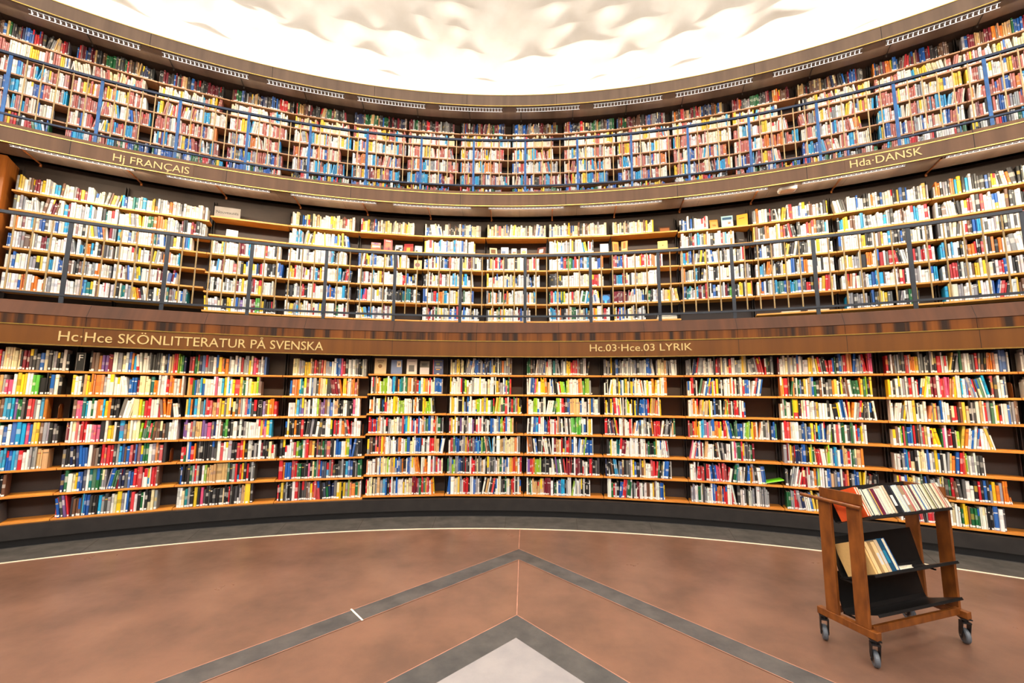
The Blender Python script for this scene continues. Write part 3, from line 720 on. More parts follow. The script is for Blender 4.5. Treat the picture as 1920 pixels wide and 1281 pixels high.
# ---------- book meshes
def mix(c, d, t): return tuple(a * (1 - t) + b_ * t for a, b_ in zip(c, d))
WH = lin((244, 243, 240)); PG = lin((226, 210, 178))


def book_local(mb, t, h, d, c, rs, base=Vector((0, 0, 0)), tx=Vector((1, 0, 0)), nx=Vector((0, 1, 0)), phi=0.0, parts=None, tier=1):
    """spine faces -nx; origin at the foot of the spine's middle"""
    up = Vector((0, 0, 1))
    if phi:
        q = Matrix.Rotation(-R(phi), 3, nx); tx2 = q @ tx; up = q @ up
        base = base + up * 0.0
        # rest on the lower corner
        lift = abs(math.sin(R(phi))) * t / 2; base = base + Vector((0, 0, lift)); tx = tx2
    r2 = random.Random(int(rs * 1e9))
    lum = sum(c)
    ink = (lin((240, 235, 225)) if lum < 0.9 else lin(r2.choice(((30, 30, 34), (160, 30, 36), (30, 60, 120), (60, 60, 60)))))
    if r2.random() < .12: ink = lin((226, 190, 70))
    bands = []; lab = r2.random() < (.8 if tier < 3 else .6)
    z = 0.0
    if lab:
        l0 = 0.004 + r2.random() * .006; bands += [(0, l0, c), (l0, l0 + .016 + r2.random() * .012, 'L')]; z = bands[-1][1]
    style = r2.random()
    if style < .5 and t > .014:   # title block
        a = h * r2.uniform(.4, .55); b_ = a + h * r2.uniform(.12, .3)
        bands += [(z, a, c), (a, b_, mix(c, ink, r2.uniform(.15, .5))), (b_, h, c)]
    elif style < .68:
        a = h * r2.uniform(.68, .82); bands += [(z, a, c), (a, a + .012, mix(c, ink, .7)), (a + .012, h, c)]
    elif style < .76:
        a = h * r2.uniform(.3, .7); c2 = lin(PAL[r2.choice('wkrbye')]); bands += [(z, a, c), (a, h, c2)]
    else: bands += [(z, h, c)]
    cur = 0.006 * min(1, t / .03)   # slight rounding of the spine
    xs = (-t / 2, -t / 4, t / 4, t / 2); ys = (cur, 0, 0, cur)
    P = lambda x, y, zz: base + tx * x + nx * y + up * zz
    LBL = []
    for (a, b_, cc) in bands:
        col = WH if cc == 'L' else cc
        if cc == 'L' and parts is not None:
            LBL.append((a, b_)); col = c
        for j in range(3):
            mb.quad([P(xs[j], ys[j], a), P(xs[j + 1], ys[j + 1], a), P(xs[j + 1], ys[j + 1], b_), P(xs[j], ys[j], b_)], col)
    ct = .0022
    # covers
    for sx in (-1, 1):
        x0, x1 = sx * t / 2, sx * (t / 2 - ct)
        q = [P(x0, cur, 0), P(x0, d, 0), P(x0, d, h), P(x0, cur, h)]; mb.quad(q if sx > 0 else q[::-1], c)
        q = [P(x1, cur, h), P(x1, d, h), P(x0, d, h), P(x0, cur, h)]; mb.quad(q if sx > 0 else q[::-1], c)
        if parts is not None:
            q = [P(x0, d, 0), P(x1, d, 0), P(x1, d, h), P(x0, d, h)]; mb.quad(q if sx > 0 else q[::-1], c)
            q = [P(x1, cur + .003, 0), P(x1, cur + .003, h), P(x1, d, h), P(x1, d, 0)]; mb.quad(q if sx > 0 else q[::-1], c)
    mb.quad([P(-t / 2, cur, h), P(-t / 4, 0, h), P(t / 4, 0, h), P(t / 2, cur, h), P(t / 2 - ct, cur + .003, h), P(-t / 2 + ct, cur + .003, h)], c)
    if parts is None:
        mb.quad([P(-t / 2 + ct, cur + .002, h - .004), P(t / 2 - ct, cur + .002, h - .004), P(t / 2 - ct, d, h - .004), P(-t / 2 + ct, d, h - .004)], PG)
    else:
        parts['pages'] = (ct, cur); parts['labels'] = LBL


def proj(p):
    d = Vector(p) - Vector(CAM); Fw = d.y * math.cos(CP) + d.z * math.sin(CP); U = -d.y * math.sin(CP) + d.z * math.cos(CP)
    u, v = CF * d.x / Fw, -CF * U / Fw
    return 960 + u * math.cos(CR) - v * math.sin(CR), 640.5 + u * math.sin(CR) + v * math.cos(CR)


for b_ in BOOKS:
    bay = b_['bay']; x, y = b_['s'], b_['off']
    q = [proj(bay.w(x + a, y, b_['z'] + zz)) for a, zz in ((0, 0), (b_['t'], 0), (b_['t'], b_['h']), (0, b_['h']))]
    A = abs(sum(q[i][0] * q[(i + 1) % 4][1] - q[(i + 1) % 4][0] * q[i][1] for i in range(4))) / 2
    vis = all(4 < p[0] < 1916 and 2 < p[1] < 1278 for p in q)
    if q[0][0] > 1520 and q[0][1] > 905: vis = False
    if bay.tier == 3 and b_['plank'] >= 5: vis = False
    if abs(b_['phi']) > 0: A *= .9
    b_['area'] = A if vis else 0


def thick(b_): return 'thick' if b_['t'] > .036 else ('slim' if b_['t'] < .02 else 'medium')
def hgt(b_): return 'tall' if b_['h'] > .225 else ('short' if b_['h'] < .19 else 'mid-height')


def place_phrase(b_):
    bay = b_['bay']; n = b_['npl']; i = b_['plank']
    sh = 'top shelf' if i == 0 else ('bottom shelf' if i == n - 1 and bay.tier != 3 else ORD[i] + ' shelf')
    if bay.tier == 1: return sh + ', ' + BP1[bay.k]
    if bay.tier == 2: return sh + ', middle-tier ' + BP2[bay.k]
    return sh + ', top-tier bay %s clockwise' % (['first'] + ORD[1:])[bay.k]


def sig(b_, lvl):
    a, c = b_['prev'], b_['next']
    na, nc = (CN[a] if a else None), (CN[c] if c else None)
    if na and nc: nb = 'between two %s ones' % na if na == nc else 'between %s and %s' % (na, nc)
    elif na or nc: nb = 'ending the row beside %s' % (na or nc)
    else: nb = 'alone'
    pre = [CN[b_['c']], thick(b_) + ' ' + CN[b_['c']], hgt(b_) + ' ' + thick(b_) + ' ' + CN[b_['c']]][lvl]
    return '%s book %s' % (pre, nb)


N_SHELF = 228
chosen = []
for b_ in sorted(BOOKS, key=lambda q: -q['area']):
    if len(chosen) >= N_SHELF or b_['area'] <= 0: break
    for lvl in (1, 2, 0):
        s_ = sig(b_, lvl)
        if sum(1 for o_ in b_['row'] if sig(o_, lvl) == s_) == 1:
            lab = s_ + ', ' + place_phrase(b_)
            if len(lab.replace(',', '').split()) > 16: continue
            b_['label'] = lab; chosen.append(b_); break

mbS = MB()
for b_ in BOOKS:
    bay = b_['bay']
    if 'label' in b_: continue
    base = bay.w(b_['s'] + b_['t'] / 2, b_['off'], b_['z'])
    book_local(mbS, b_['t'] - .0018, b_['h'], b_['d'], b_['col'], b_['rs'], base, bay.t, bay.n, b_['phi'], tier=bay.tier)
o = mbS.build('shelved_books', M['book']); tag(o, 'thousands of further books filling the curved shelves on all three tiers', 'books', kind='stuff')


def make_book(t, h, d, c, rs, label, group, loc, rot, labelled=True, force_color=None):
    mb = MB(); pr = {}
    book_local(mb, t, h, d, c, rs, parts=pr)
    o = mb.build('book', M['book']); o.location = loc; o.rotation_euler = rot
    tag(o, label, 'book', group)
    ct, cur = pr['pages']
    mb = MB(); mb.box((-t / 2 + ct, cur + .003, .004), (t - 2 * ct, 0, 0), (0, d - cur - .007, 0), (0, 0, h - .008)); mb.build('page_block', M['paper'], o)
    if labelled and pr['labels']:
        a, z1 = pr['labels'][0]; mb = MB()
        mb.box((-t / 4, -.0006, a), (t / 2, 0, 0), (0, .0006, 0), (0, 0, z1 - a)); mb.build('spine_label', M['label_white'], o)
    return o


GRP = {1: 'books on the lowest tier shelves', 2: 'books on the middle tier shelves', 3: 'books on the top tier shelves'}
for b_ in chosen:
    bay = b_['bay']; t = b_['t'] - .0018; lift = abs(math.sin(R(b_['phi']))) * t / 2
    p = bay.w(b_['s'] + b_['t'] / 2, b_['off'], b_['z'] + lift)
    rot = (Matrix.Rotation(bay.rz, 3, 'Z') @ Matrix.Rotation(-R(b_['phi']), 3, 'Y')).to_euler()
    make_book(t, b_['h'], b_['d'], b_['col'], b_['rs'], b_['label'], GRP[bay.tier], p, rot)

# ------------------------------------------------------------------ books facing out, dividers, display pieces
bays1 = {k: Bay(1, k, A0 + 6.078 * k, A0 + 6.078 * (k + 1), 10.622) for k in range(-1, 11)}
bays2 = {k: Bay(2, k, max(-22.24 + 5.318 * k, -33.05), -22.24 + 5.318 * (k + 1), 11.272) for k in range(-2, 12)}


def z2(k, i):
    return [4.262, 4.012, 3.768, 3.515, 3.245, 2.975][i] if k < 0 else (4.343 - .2876 * i if k < 7 else 4.318 - .279 * i)


def facing(bay, s, z, w_, h_, th, col, art, label, yaw=0.0, tilt=10, off=.06):
    """a book shown front cover out, leaning back; art: list of (x0,z0,x1,z1,colour) in cover fractions"""
    e = MB(); c = lin(col)
    e.box((-w_ / 2, 0, 0), (w_, 0, 0), (0, .0025, 0), (0, 0, h_), c)
    e.box((-w_ / 2, th - .0025, 0), (w_, 0, 0), (0, .0025, 0), (0, 0, h_), c)
    e.box((-w_ / 2, .0025, 0), (.0025, 0, 0), (0, th - .005, 0), (0, 0, h_), c)
    p = bay.w(s, off, z + .0005)
    o = e.build('book', M['book']); o.location = p
    o.rotation_euler = (Matrix.Rotation(bay.rz + R(yaw), 3, 'Z') @ Matrix.Rotation(-R(tilt), 3, 'X')).to_euler()
    tag(o, label, 'book', 'books shown cover outwards')
    mb = MB(); mb.box((-w_ / 2 + .003, .003, .003), (w_ - .006, 0, 0), (0, th - .006, 0), (0, 0, h_ - .006)); mb.build('page_block', M['paper'], o)
    if art:
        mb = MB()
        for (x0, y0, x1, y1, cc) in art:
            if isinstance(x0, str): # ellipse marker
                continue
            mb.box((-w_ / 2 + w_ * x0, -.0006, h_ * y0), (w_ * (x1 - x0), 0, 0), (0, .0006, 0), (0, 0, h_ * (y1 - y0)), lin(cc))
        mb.build('cover_print', M['book'], o)
    return o


def roundel(x, z, r, cc, n=10):
    out = []
    for k in range(n):
        y0 = -1 + 2 * k / n; y1 = y0 + 2 / n; ww = math.sqrt(max(0, 1 - ((y0 + y1) / 2) ** 2))
        out.append((x - r * ww, z + r * .7 * y0, x + r * ww, z + r * .7 * y1, cc))
    return out



def z1(k, i): return (1.948 - .2805 * i) if k < 3 else (1.990 - .2833 * i)


B = bays1[3]; Z = z1(3, 0); W_ = B.W
facing(B, .135 * W_, Z, .165, .232, .022, (222, 196, 146), [(.2, .80, .8, .86, (150, 126, 96)), (.28, .70, .72, .74, (150, 126, 96))] + roundel(.48, .50, .17, (140, 96, 40)), 'tan book with a round brown emblem, topmost shelf of five facing books', 0, 6)
facing(B, .34 * W_, Z, .155, .212, .010, (96, 118, 168), [(.52, .50, .9, .92, (226, 206, 176)), (.64, .60, .80, .76, (50, 44, 50))], 'blue book with a small cream picture label among the facing books', 0, 6)
facing(B, .535 * W_, Z, .148, .225, .012, (216, 204, 196), [(.2, .18, .75, .60, (70, 62, 60)), (.2, .84, .8, .88, (150, 140, 134))], 'pale grey book with a dark photograph among the facing books', 0, 6)
facing(B, .70 * W_, Z, .135, .200, .010, (204, 196, 196), [(.0, .52, 1, 1, (88, 76, 58)), (.15, .62, .8, .85, (58, 50, 42))], 'grey book with a brown landscape upper half among the facing books', 0, 6)
facing(B, .875 * W_, Z, .150, .226, .022, (40, 62, 120), [(.0, 0, .07, 1, (190, 40, 60)), (.3, .32, .68, .37, (232, 176, 50)), (.2, .42, .85, .46, (170, 176, 190)), (.2, .50, .85, .54, (170, 176, 190)),
       (.3, .62, .65, .78, (120, 126, 90)), (.38, .02, .62, .08, (230, 226, 226)), (.15, .84, .9, .93, (120, 116, 110))], 'dark blue book with red edge and pale lettering among the facing books', 0, 6)

# middle tier, books shown cover outwards
B = bays2[2]; Z = z2(2, 1); W_ = B.W
facing(B, .27 * W_, Z, .150, .150, .008, (222, 120, 50), [(0, .72, 1, 1, (196, 130, 130)), (.3, .78, .75, .93, (60, 90, 190)), (.12, .42, .92, .6, (245, 240, 236)), (.5, .36, .85, .43, (40, 40, 40)), (0, .0, 1, .3, (206, 60, 40))], 'orange picture book with a white stripe, shown cover outwards', 4, 12)
facing(B, .46 * W_, Z, .135, .205, .035, (200, 70, 66), [(.2, .84, .8, .92, (236, 214, 196)), (.15, .3, .8, .75, (206, 110, 70)), (.45, .05, .7, .4, (110, 40, 50))], 'thick red orange paperback standing cover outwards', 14, 5)
facing(B, .62 * W_, Z, .115, .135, .008, (232, 230, 224), [(.1, .1, .7, .4, (30, 30, 32)), (.45, .42, .9, .66, (60, 60, 60)), (0, .88, 1, 1, (150, 160, 166))], 'small white book with black ink drawing, cover outwards', -6, 16)
facing(B, .77 * W_, Z, .150, .165, .010, (214, 52, 40), [(0, .68, 1, 1, (140, 26, 28)), (.3, .15, .7, .55, (226, 150, 60))], 'red book with a yellow emblem, shown cover outwards', -8, 14)
facing(B, .93 * W_, Z, .115, .130, .010, (226, 222, 222), [(0, .72, 1, .95, (150, 160, 174)), (.1, .15, .4, .4, (60, 60, 60))], 'small pale book with a grey blue band, cover outwards', 0, 10)
facing(B, .93 * W_, z2(2, 2), .125, .170, .012, (230, 190, 120), roundel(.45, .5, .33, (120, 60, 70)), 'yellowish book with a dark red disc, shown cover outwards', 0, 8)
B = bays2[4]; Z = z2(4, 1); W_ = B.W
facing(B, .13 * W_, Z, .125, .150, .008, (226, 204, 160), [(.15, .2, .8, .8, (120, 86, 60))], 'cream book with brown picture leaning sideways, cover outwards', 12, 22)
facing(B, .31 * W_, Z, .125, .145, .010, (190, 206, 226), [(.1, .1, .6, .5, (90, 110, 150)), (.4, .6, .9, .85, (236, 236, 236))], 'pale blue picture book among small display books', 0, 12)
facing(B, .46 * W_, Z, .085, .120, .006, (236, 226, 214), [(.2, .2, .9, .5, (150, 100, 80))], 'narrow white book with a brownish picture, cover outwards', 0, 12)
facing(B, .62 * W_, Z, .100, .125, .008, (240, 236, 226), [(.15, .2, .85, .6, (210, 170, 80)), (.3, .65, .7, .8, (150, 100, 90))], 'white book with a golden picture among small display books', 0, 12)
facing(B, .89 * W_, Z, .150, .155, .014, (92, 48, 40), [(.25, .25, .75, .75, (226, 214, 200))], 'dark brown tilted book with pale centre, cover outwards', -25, 20)
B = bays2[5]; W_ = B.W
facing(B, .90 * W_, z2(5, 1), .135, .165, .010, (232, 234, 238), [(0, .78, 1, .95, (130, 160, 206))], 'white book with a pale blue band, shown cover outwards', 0, 8)
facing(B, .905 * W_, z2(5, 4), .150, .165, .010, (30, 60, 110), roundel(.5, .62, .42, (40, 140, 210)) + [(.4, .0, .62, .35, (60, 190, 240))], 'dark blue book with a round light blue picture', 0, 10)
B = bays2[6]; W_ = B.W
facing(B, .075 * W_, z2(6, 1), .105, .190, .012, (216, 140, 50), [(.2, .2, .8, .8, (180, 104, 40))], 'ochre book turned outwards beside its twin', 24, 6)
facing(B, .20 * W_, z2(6, 1), .105, .190, .012, (222, 150, 76), [(.3, .3, .7, .9, (190, 100, 40)), (.1, .2, .9, .3, (236, 200, 150))], 'light ochre book with a brown picture propped beside its twin', -24, 6)
facing(B, .78 * W_, z2(6, 1), .150, .155, .012, (228, 204, 110), [(.45, .45, .58, .54, (50, 40, 30))], 'pale yellow book with one small dark mark, cover outwards', -4, 10)
facing(B, .82 * W_, z2(6, 0), .180, .120, .012, (80, 56, 44), [(.1, .15, .9, .75, (170, 110, 70))], 'dark wide picture book on the topmost middle-tier shelf', 0, 22)
B = bays2[7]; W_ = B.W
facing(B, .52 * W_, z2(7, 0), .120, .170, .010, (196, 140, 60), [(.1, .1, .9, .8, (206, 160, 90)), (.3, .3, .7, .5, (130, 80, 40))], 'brown ochre book leaning back beside a row end', 6, 12)
facing(B, .70 * W_, z2(7, 0), .165, .205, .014, (160, 196, 206), [(.1, .68, .9, .88, (46, 84, 120)), (.3, .05, 1, .5, (236, 226, 216)), (.55, .3, .8, .5, (200, 150, 120))], 'pale turquoise book with dark title, cover outwards', 0, 6)
facing(B, .90 * W_, z2(7, 0), .150, .205, .030, (226, 164, 40), [(.2, .66, .7, .72, (150, 80, 30))], 'golden yellow book with a thin title, cover outwards', -14, 6)
facing(B, .88 * W_, z2(7, 1), .130, .205, .020, (44, 42, 44), [(.2, .3, .8, .36, (130, 130, 130))], 'dark grey book standing askew with its cover outwards', 30, 8)
B = bays2[0]; W_ = B.W
facing(B, .27 * W_, z2(0, 1), .150, .150, .016, (246, 244, 240), [(.2, .75, .8, .80, (190, 180, 170))], 'lone white book leaning back on an empty shelf', 10, 24)

# sign card reading Nouveautes
p = B.w(.20 * W_, .03, z2(0, 0)); e = empty('sign_card', p, B.rz); tag(e, 'grey card reading Nouveaut\u00e9s on an empty shelf', 'sign')
mb = MB(); mb.box((-.17, 0, 0), (.34, 0, 0), (0, .004, 0), (0, 0, .165)); mb.build('card', M['grey_sign'], e)
me, H, x0, x1 = text_mesh('Nouveaut\u00e9s', 'lettering', .03); sc = .29 / (x1 - x0)
for v in me.vertices: v.co = ((v.co.x - x0) * sc - .145, -.0012 if v.co.z > 0 else .0005, v.co.y * sc + .062)
me.materials.clear(); me.materials.append(M['ink']); o = bpy.data.objects.new('lettering', me); C.objects.link(o); o.parent = e


def divider(bay, s, z, wd, h, letter, label, col=None, ink=None):
    p = bay.w(s, .01, z); e = empty('shelf_divider', p, bay.rz); tag(e, label, 'shelf divider')
    mb = MB(); mb.box((-wd / 2, 0, 0), (wd, 0, 0), (0, .16, 0), (0, 0, h)); mb.build('block', M['sign_black'], e, bevel=.002)
    mb = MB(); b_ = .003; i_ = .004; z0 = .006
    for q in (((-wd / 2 + i_, z0), (wd / 2 - i_, z0 + b_)), ((-wd / 2 + i_, h - .006 - b_), (wd / 2 - i_, h - .006)), ((-wd / 2 + i_, z0), (-wd / 2 + i_ + b_, h - .006)), ((wd / 2 - i_ - b_, z0), (wd / 2 - i_, h - .006))):
        mb.box((q[0][0], -.0009, q[0][1]), (q[1][0] - q[0][0], 0, 0), (0, .0009, 0), (0, 0, q[1][1] - q[0][1]))
    mb.build('border', M['grey_sign'], e)
    me, H, x0, x1 = text_mesh(letter, 'letter', .03); sc = min(.070 / H, (wd * .7) / (x1 - x0))
    for v in me.vertices: v.co = ((v.co.x - (x0 + x1) / 2) * sc, -.0014 if v.co.z > 0 else .0005, v.co.y * sc + h * .56)
    me.materials.clear(); me.materials.append(M['label_white']); o = bpy.data.objects.new('letter', me); C.objects.link(o); o.parent = e


divider(bays1[0], .075 * bays1[0].W, z1(0, 0), .085, .225, 'F', 'black divider block with a white letter F')
divider(bays1[1], .78 * bays1[1].W, z1(1, 2), .050, .222, 'G', 'black divider block with a white letter G on the lowest tier')
b3o = {k: Bay(3, k, b3[k], b3[k + 1], 12.572) for k in range(16)}
divider(b3o[10], .44 * b3o[10].W, 7.045 - .2822 * 2, .055, .215, 'K', 'black divider block with a white letter K on the top tier')
divider(b3o[2], .035 * b3o[2].W, 7.045, .055, .22, 'G', 'black divider block with a white letter G on the top tier')
divider(b3o[13], .095 * b3o[13].W, 7.045 - .2822, .065, .22, 'L', 'black divider block with a white letter L on the top tier')


def bookend(bay, s, z, label, h=.17):
    """bent metal sheet: upright with rounded top, and a foot"""
    p = bay.w(s, .03, z); e = empty('bookend', p, bay.rz); tag(e, label, 'bookend')
    pts = [(0, 0), (.15, 0), (.15, h - .04)] + [(.15 - .05 * (1 - math.cos(R(a))), h - .04 + .04 * math.sin(R(a))) for a in (30, 60, 90)] + [(.05 - .05 * math.sin(R(a)), h - .04 + .04 * math.cos(R(a))) for a in (0, 30, 60, 90)]
    mb = MB(); n = len(pts); i = len(mb.v)
    for x in (0, .0025):
        for (y, zz) in pts: mb.v.append((x, y, zz))
    mb.f.append(tuple(range(n))); mb.c.append(None); mb.m.append(0); mb.f.append(tuple(range(n, 2 * n))[::-1]); mb.c.append(None); mb.m.append(0)
    for k in range(n): mb.f.append((k, k + n, (k + 1) % n + n, (k + 1) % n)); mb.c.append(None); mb.m.append(0)
    mb.build('upright', M['cart_wood'], e)
    mb = MB(); mb.box((.0025, 0, 0), (.02, 0, 0), (0, .12, 0), (0, 0, .0015)); mb.build('foot', M['cart_wood'], e)


bookend(bays1[4], .905 * bays1[4].W, z1(4, 3), 'brown rounded bookend closing the fourth shelf beside tan books')
bookend(bays1[9], .955 * bays1[9].W, z1(9, 1), 'brown rounded bookend on the second shelf behind the cart')
bookend(bays1[0], .925 * bays1[0].W, z1(0, 4), 'brown bookend closing the fifth shelf under the F divider')
bookend(bays1[-1], .95 * bays1[-1].W, z1(-1, 2), 'brown bookend closing the third shelf before the F divider')
bookend(bays1[2], .96 * bays1[2].W, z1(2, 3), 'brown bookend closing the fourth shelf under SVENSKA')

# lime magazine leaning low on the sixth shelf
B = bays1[7]; mb = MB(); c = jit('G', rn, 0); c = lin((120, 220, 30))
mb.box((0, 0, 0), (.26, 0, 0), (0, .17, 0), (0, 0, .012), c); o = mb.build('magazine', M['book']); o.location = B.w(.845 * B.W - .06, .02, z1(7, 5) + .001)
o.rotation_euler = (Matrix.Rotation(B.rz, 3, 'Z') @ Matrix.Rotation(-R(13), 3, 'Y')).to_euler(); tag(o, 'bright lime green magazine lying aslant at the end of a row', 'magazine')
mb = MB(); mb.box((.002, -.0008, .004), (.255, 0, 0), (0, .0008, 0), (0, 0, .003)); o2 = mb.build('page_block', M['paper'], o)


def flat_book(bay, s, off, z, L, D, T, col, label, rz=0):
    mb = MB(); c = lin(col); ct = .002
    mb.box((-L / 2, 0, 0), (L, 0, 0), (0, D, 0), (0, 0, ct), c); mb.box((-L / 2, 0, T - ct), (L, 0, 0), (0, D, 0), (0, 0, ct), c); mb.box((-L / 2, D - ct, ct), (L, 0, 0), (0, ct, 0), (0, 0, T - 2 * ct), c)
    o = mb.build('book', M['book']); o.location = bay.w(s, off, z); o.rotation_euler = (0, 0, bay.rz + R(rz)); tag(o, label, 'book', 'books lying flat')
    mb = MB(); mb.box((-L / 2 + .003, .003, ct), (L - .006, 0, 0), (0, D - .006, 0), (0, 0, T - 2 * ct)); mb.build('page_block', M['paper'], o)


B = bays2[6]; zz = z2(6, 5)
flat_book(B, .80 * B.W, .01, zz, .30, .22, .045, (36, 44, 60), 'thick dark book lying flat, lowest of a small stack')
flat_book(B, .80 * B.W, .012, zz + .046, .29, .21, .018, (70, 120, 180), 'blue edged book lying flat in the middle of a small stack', 2)
flat_book(B, .79 * B.W, .014, zz + .065, .30, .20, .020, (40, 130, 200), 'blue book lying flat on top of a small stack', -2)
B = bays2[8]; zz = z2(8, 5)
flat_book(B, .42 * B.W, .01, zz, .24, .18, .016, (236, 226, 206), 'cream book lying flat on a bare low shelf')
flat_book(B, .74 * B.W, .01, zz, .26, .18, .022, (60, 30, 34), 'dark red book lying flat on a bare low shelf')

# ------------------------------------------------------------------ book cart
CU = Vector((.95246, .30465, 0)); CW = Vector((.30465, -.95246, 0)); CO = Vector((2.611, 7.239, 0))
CRZ = math.atan2(CU.y, CU.x)
# cart frame of reference: x along the cart, y towards the shelves (minus w), z up
cart = empty('book_cart', CO, CRZ); tag(cart, 'reddish wooden book cart with black metal troughs on casters', 'book cart')


def cbox(name, x0, x1, w0, w1, z0, z1, mat_, parent=cart, bevel=.003):
    mb = MB(); mb.box((x0, -w1, z0), (x1 - x0, 0, 0), (0, w1 - w0, 0), (0, 0, z1 - z0)); return mb.build(name, mat_, parent, bevel=bevel)


for x0, x1 in ((-.045, 0), (.86, .905)):
    cbox('base_beam', x0, x1, -.345, .042, .175, .222, M['cart_wood'])
cbox('long_beam', 0, .86, -.022, .002, .192, .238, M['cart_wood']); cbox('long_beam', 0, .86, -.29, -.266, .192, .238, M['cart_wood'])
for x0, x1 in ((-.035, -.010), (.868, .893)):
    for w0, w1 in ((-.285, -.200), (-.090, -.005)):
        cbox('leg', x0, x1, w0, w1, .222, .975, M['cart_wood'])
# end boards: tapered sides of the top trough
for x0, x1 in ((-.010, .006), (.852, .868)):
    mb = MB(); prof = [(-.292, 1.052), (-.008, 1.056), (-.004, .985), (-.288, .985)]
    i = len(mb.v)
    for x in (x0, x1):
        for (w_, z) in prof: mb.v.append((x, -w_, z))
    n = len(prof); mb.f += [tuple(range(n)), tuple(range(n, 2 * n))[::-1]]; mb.c += [None] * 2; mb.m += [0] * 2
    for k in range(n): mb.f.append((k, k + n, (k + 1) % n + n, (k + 1) % n)); mb.c.append(None); mb.m.append(0)
    mb.build('end_board', M['cart_wood'], cart, bevel=.002)
for x in (-.052, .920):
    mb = MB(); mb.bar((x, .40, .982), (x, -.02, .978), .0125, 14); mb.build('handle_rod', M['cart_wood'], cart, smooth=False)


def trough(zl, zf, zb, name, x0=.006, x1=.852, wb=-.225, wf=-.16, right_ext=0):
    """bent sheet: back plate down to a fold, then up to a front lip"""
    prof = [(wb, zb), (wf - .012, zf + .028), (wf, zf + .006), (wf + .018, zf + .004), (.026, zl), (.034, zl - .012)]
    th_ = .004; mb = MB(); i = 0; n = len(prof)
    for x in (x0, x1):
        for (w_, z) in prof: mb.v.append((x, -w_, z))
        for (w_, z) in prof: mb.v.append((x, -w_ + (th_ if w_ < wf + .01 else 0), z - th_))
    for k in range(n - 1):
        for a in (0, n):
            q = (a + k, a + k + 1, 2 * n + a + k + 1, 2 * n + a + k); mb.f.append(q if a == 0 else q[::-1]); mb.c.append(None); mb.m.append(0)
    for s_ in (0, 2 * n):
        for k in range(n - 1):
            q = (s_ + k, s_ + k + 1, s_ + n + k + 1, s_ + n + k); mb.f.append(q[::-1] if s_ == 0 else q); mb.c.append(None); mb.m.append(0)
    for k in (0, n - 1):
        mb.f.append((k, 2 * n + k, 3 * n + k, n + k)); mb.c.append(None); mb.m.append(0)
    mb.build(name, M['cart_metal'], cart)


trough(.925, .825, 1.050, 'top_trough', wb=-.262, wf=-.195)
trough(.562, .462, .712, 'middle_trough', wb=-.250, wf=-.185)
trough(.320, .232, .480, 'bottom_trough', wb=-.250, wf=-.185)
for z in (.47, .245):
    for x in (.01, .832):
        cbox('bracket', x, x + .012, -.20, -.10, z - .02, z - .008, M['cart_metal'])


def caster(x, w_, yaw, off):
    e = empty('caster', (x, -w_, 0), R(yaw)); e.parent = cart
    mb = MB(); mb.box((-.030, -.030, .169), (.06, 0, 0), (0, .06, 0), (0, 0, .006)); mb.bar((0, 0, .145), (0, 0, .172), .018, 12); mb.build('swivel_plate', M['caster'], e)
    ox = off
    for sy in (-1, 1):
        mb = MB(); y = sy * .022
        prof = [(-.024, .15), (.024, .15), (ox + .020, .075), (ox + .010, .036), (ox - .010, .036), (ox - .018, .06)]
        for yy in (y - .0025, y + .0025):
            for (px_, z) in prof: mb.v.append((px_, yy, z))
        n = 6; mb.f += [tuple(range(n)), tuple(range(n, 2 * n))[::-1]]; mb.c += [None] * 2; mb.m += [0] * 2
        for k in range(n): mb.f.append((k, k + n, (k + 1) % n + n, (k + 1) % n)); mb.c.append(None); mb.m.append(0)
        mb.build('fork', M['caster'], e)
    mb = MB(); mb.box((-.026, -.0245, .142), (.052, 0, 0), (0, .049, 0), (0, 0, .010)); mb.build('fork_crown', M['caster'], e)
    mb = MB(); nn = 28; rad = .050
    prof = [(rad - .006, -.015), (rad, -.009), (rad, .009), (rad - .006, .015), (.030, .015), (.030, -.015)]
    for k in range(nn):
        a = 2 * math.pi * k / nn
        for (r_, y) in prof: mb.v.append((ox + r_ * math.cos(a), y, .050 + r_ * math.sin(a)))
    m_ = len(prof)
    for k in range(nn):
        for t in range(m_):
            mb.f.append((k * m_ + t, k * m_ + (t + 1) % m_, ((k + 1) % nn) * m_ + (t + 1) % m_, ((k + 1) % nn) * m_ + t)); mb.c.append(None); mb.m.append(0)
    mb.build('wheel', M['rubber'], e, smooth=False)
    mb = MB(); mb.bar((ox, -.013, .050), (ox, .013, .050), .031, 20); mb.bar((ox, -.027, .050), (ox, .027, .050), .006, 10); mb.build('hub', M['housing'], e)


caster(-.022, 0.012, 48, .018); caster(-.022, -.315, 46, .018); caster(.883, 0.012, 52, .018); caster(.883, -.315, 80, .018)

# books in the top trough: fore edges outwards
bdir = Vector((0, .205, -.096)).normalized()     # from the lip down to the fold (cart frame)
updir = Vector((0, .096, .205)).normalized()


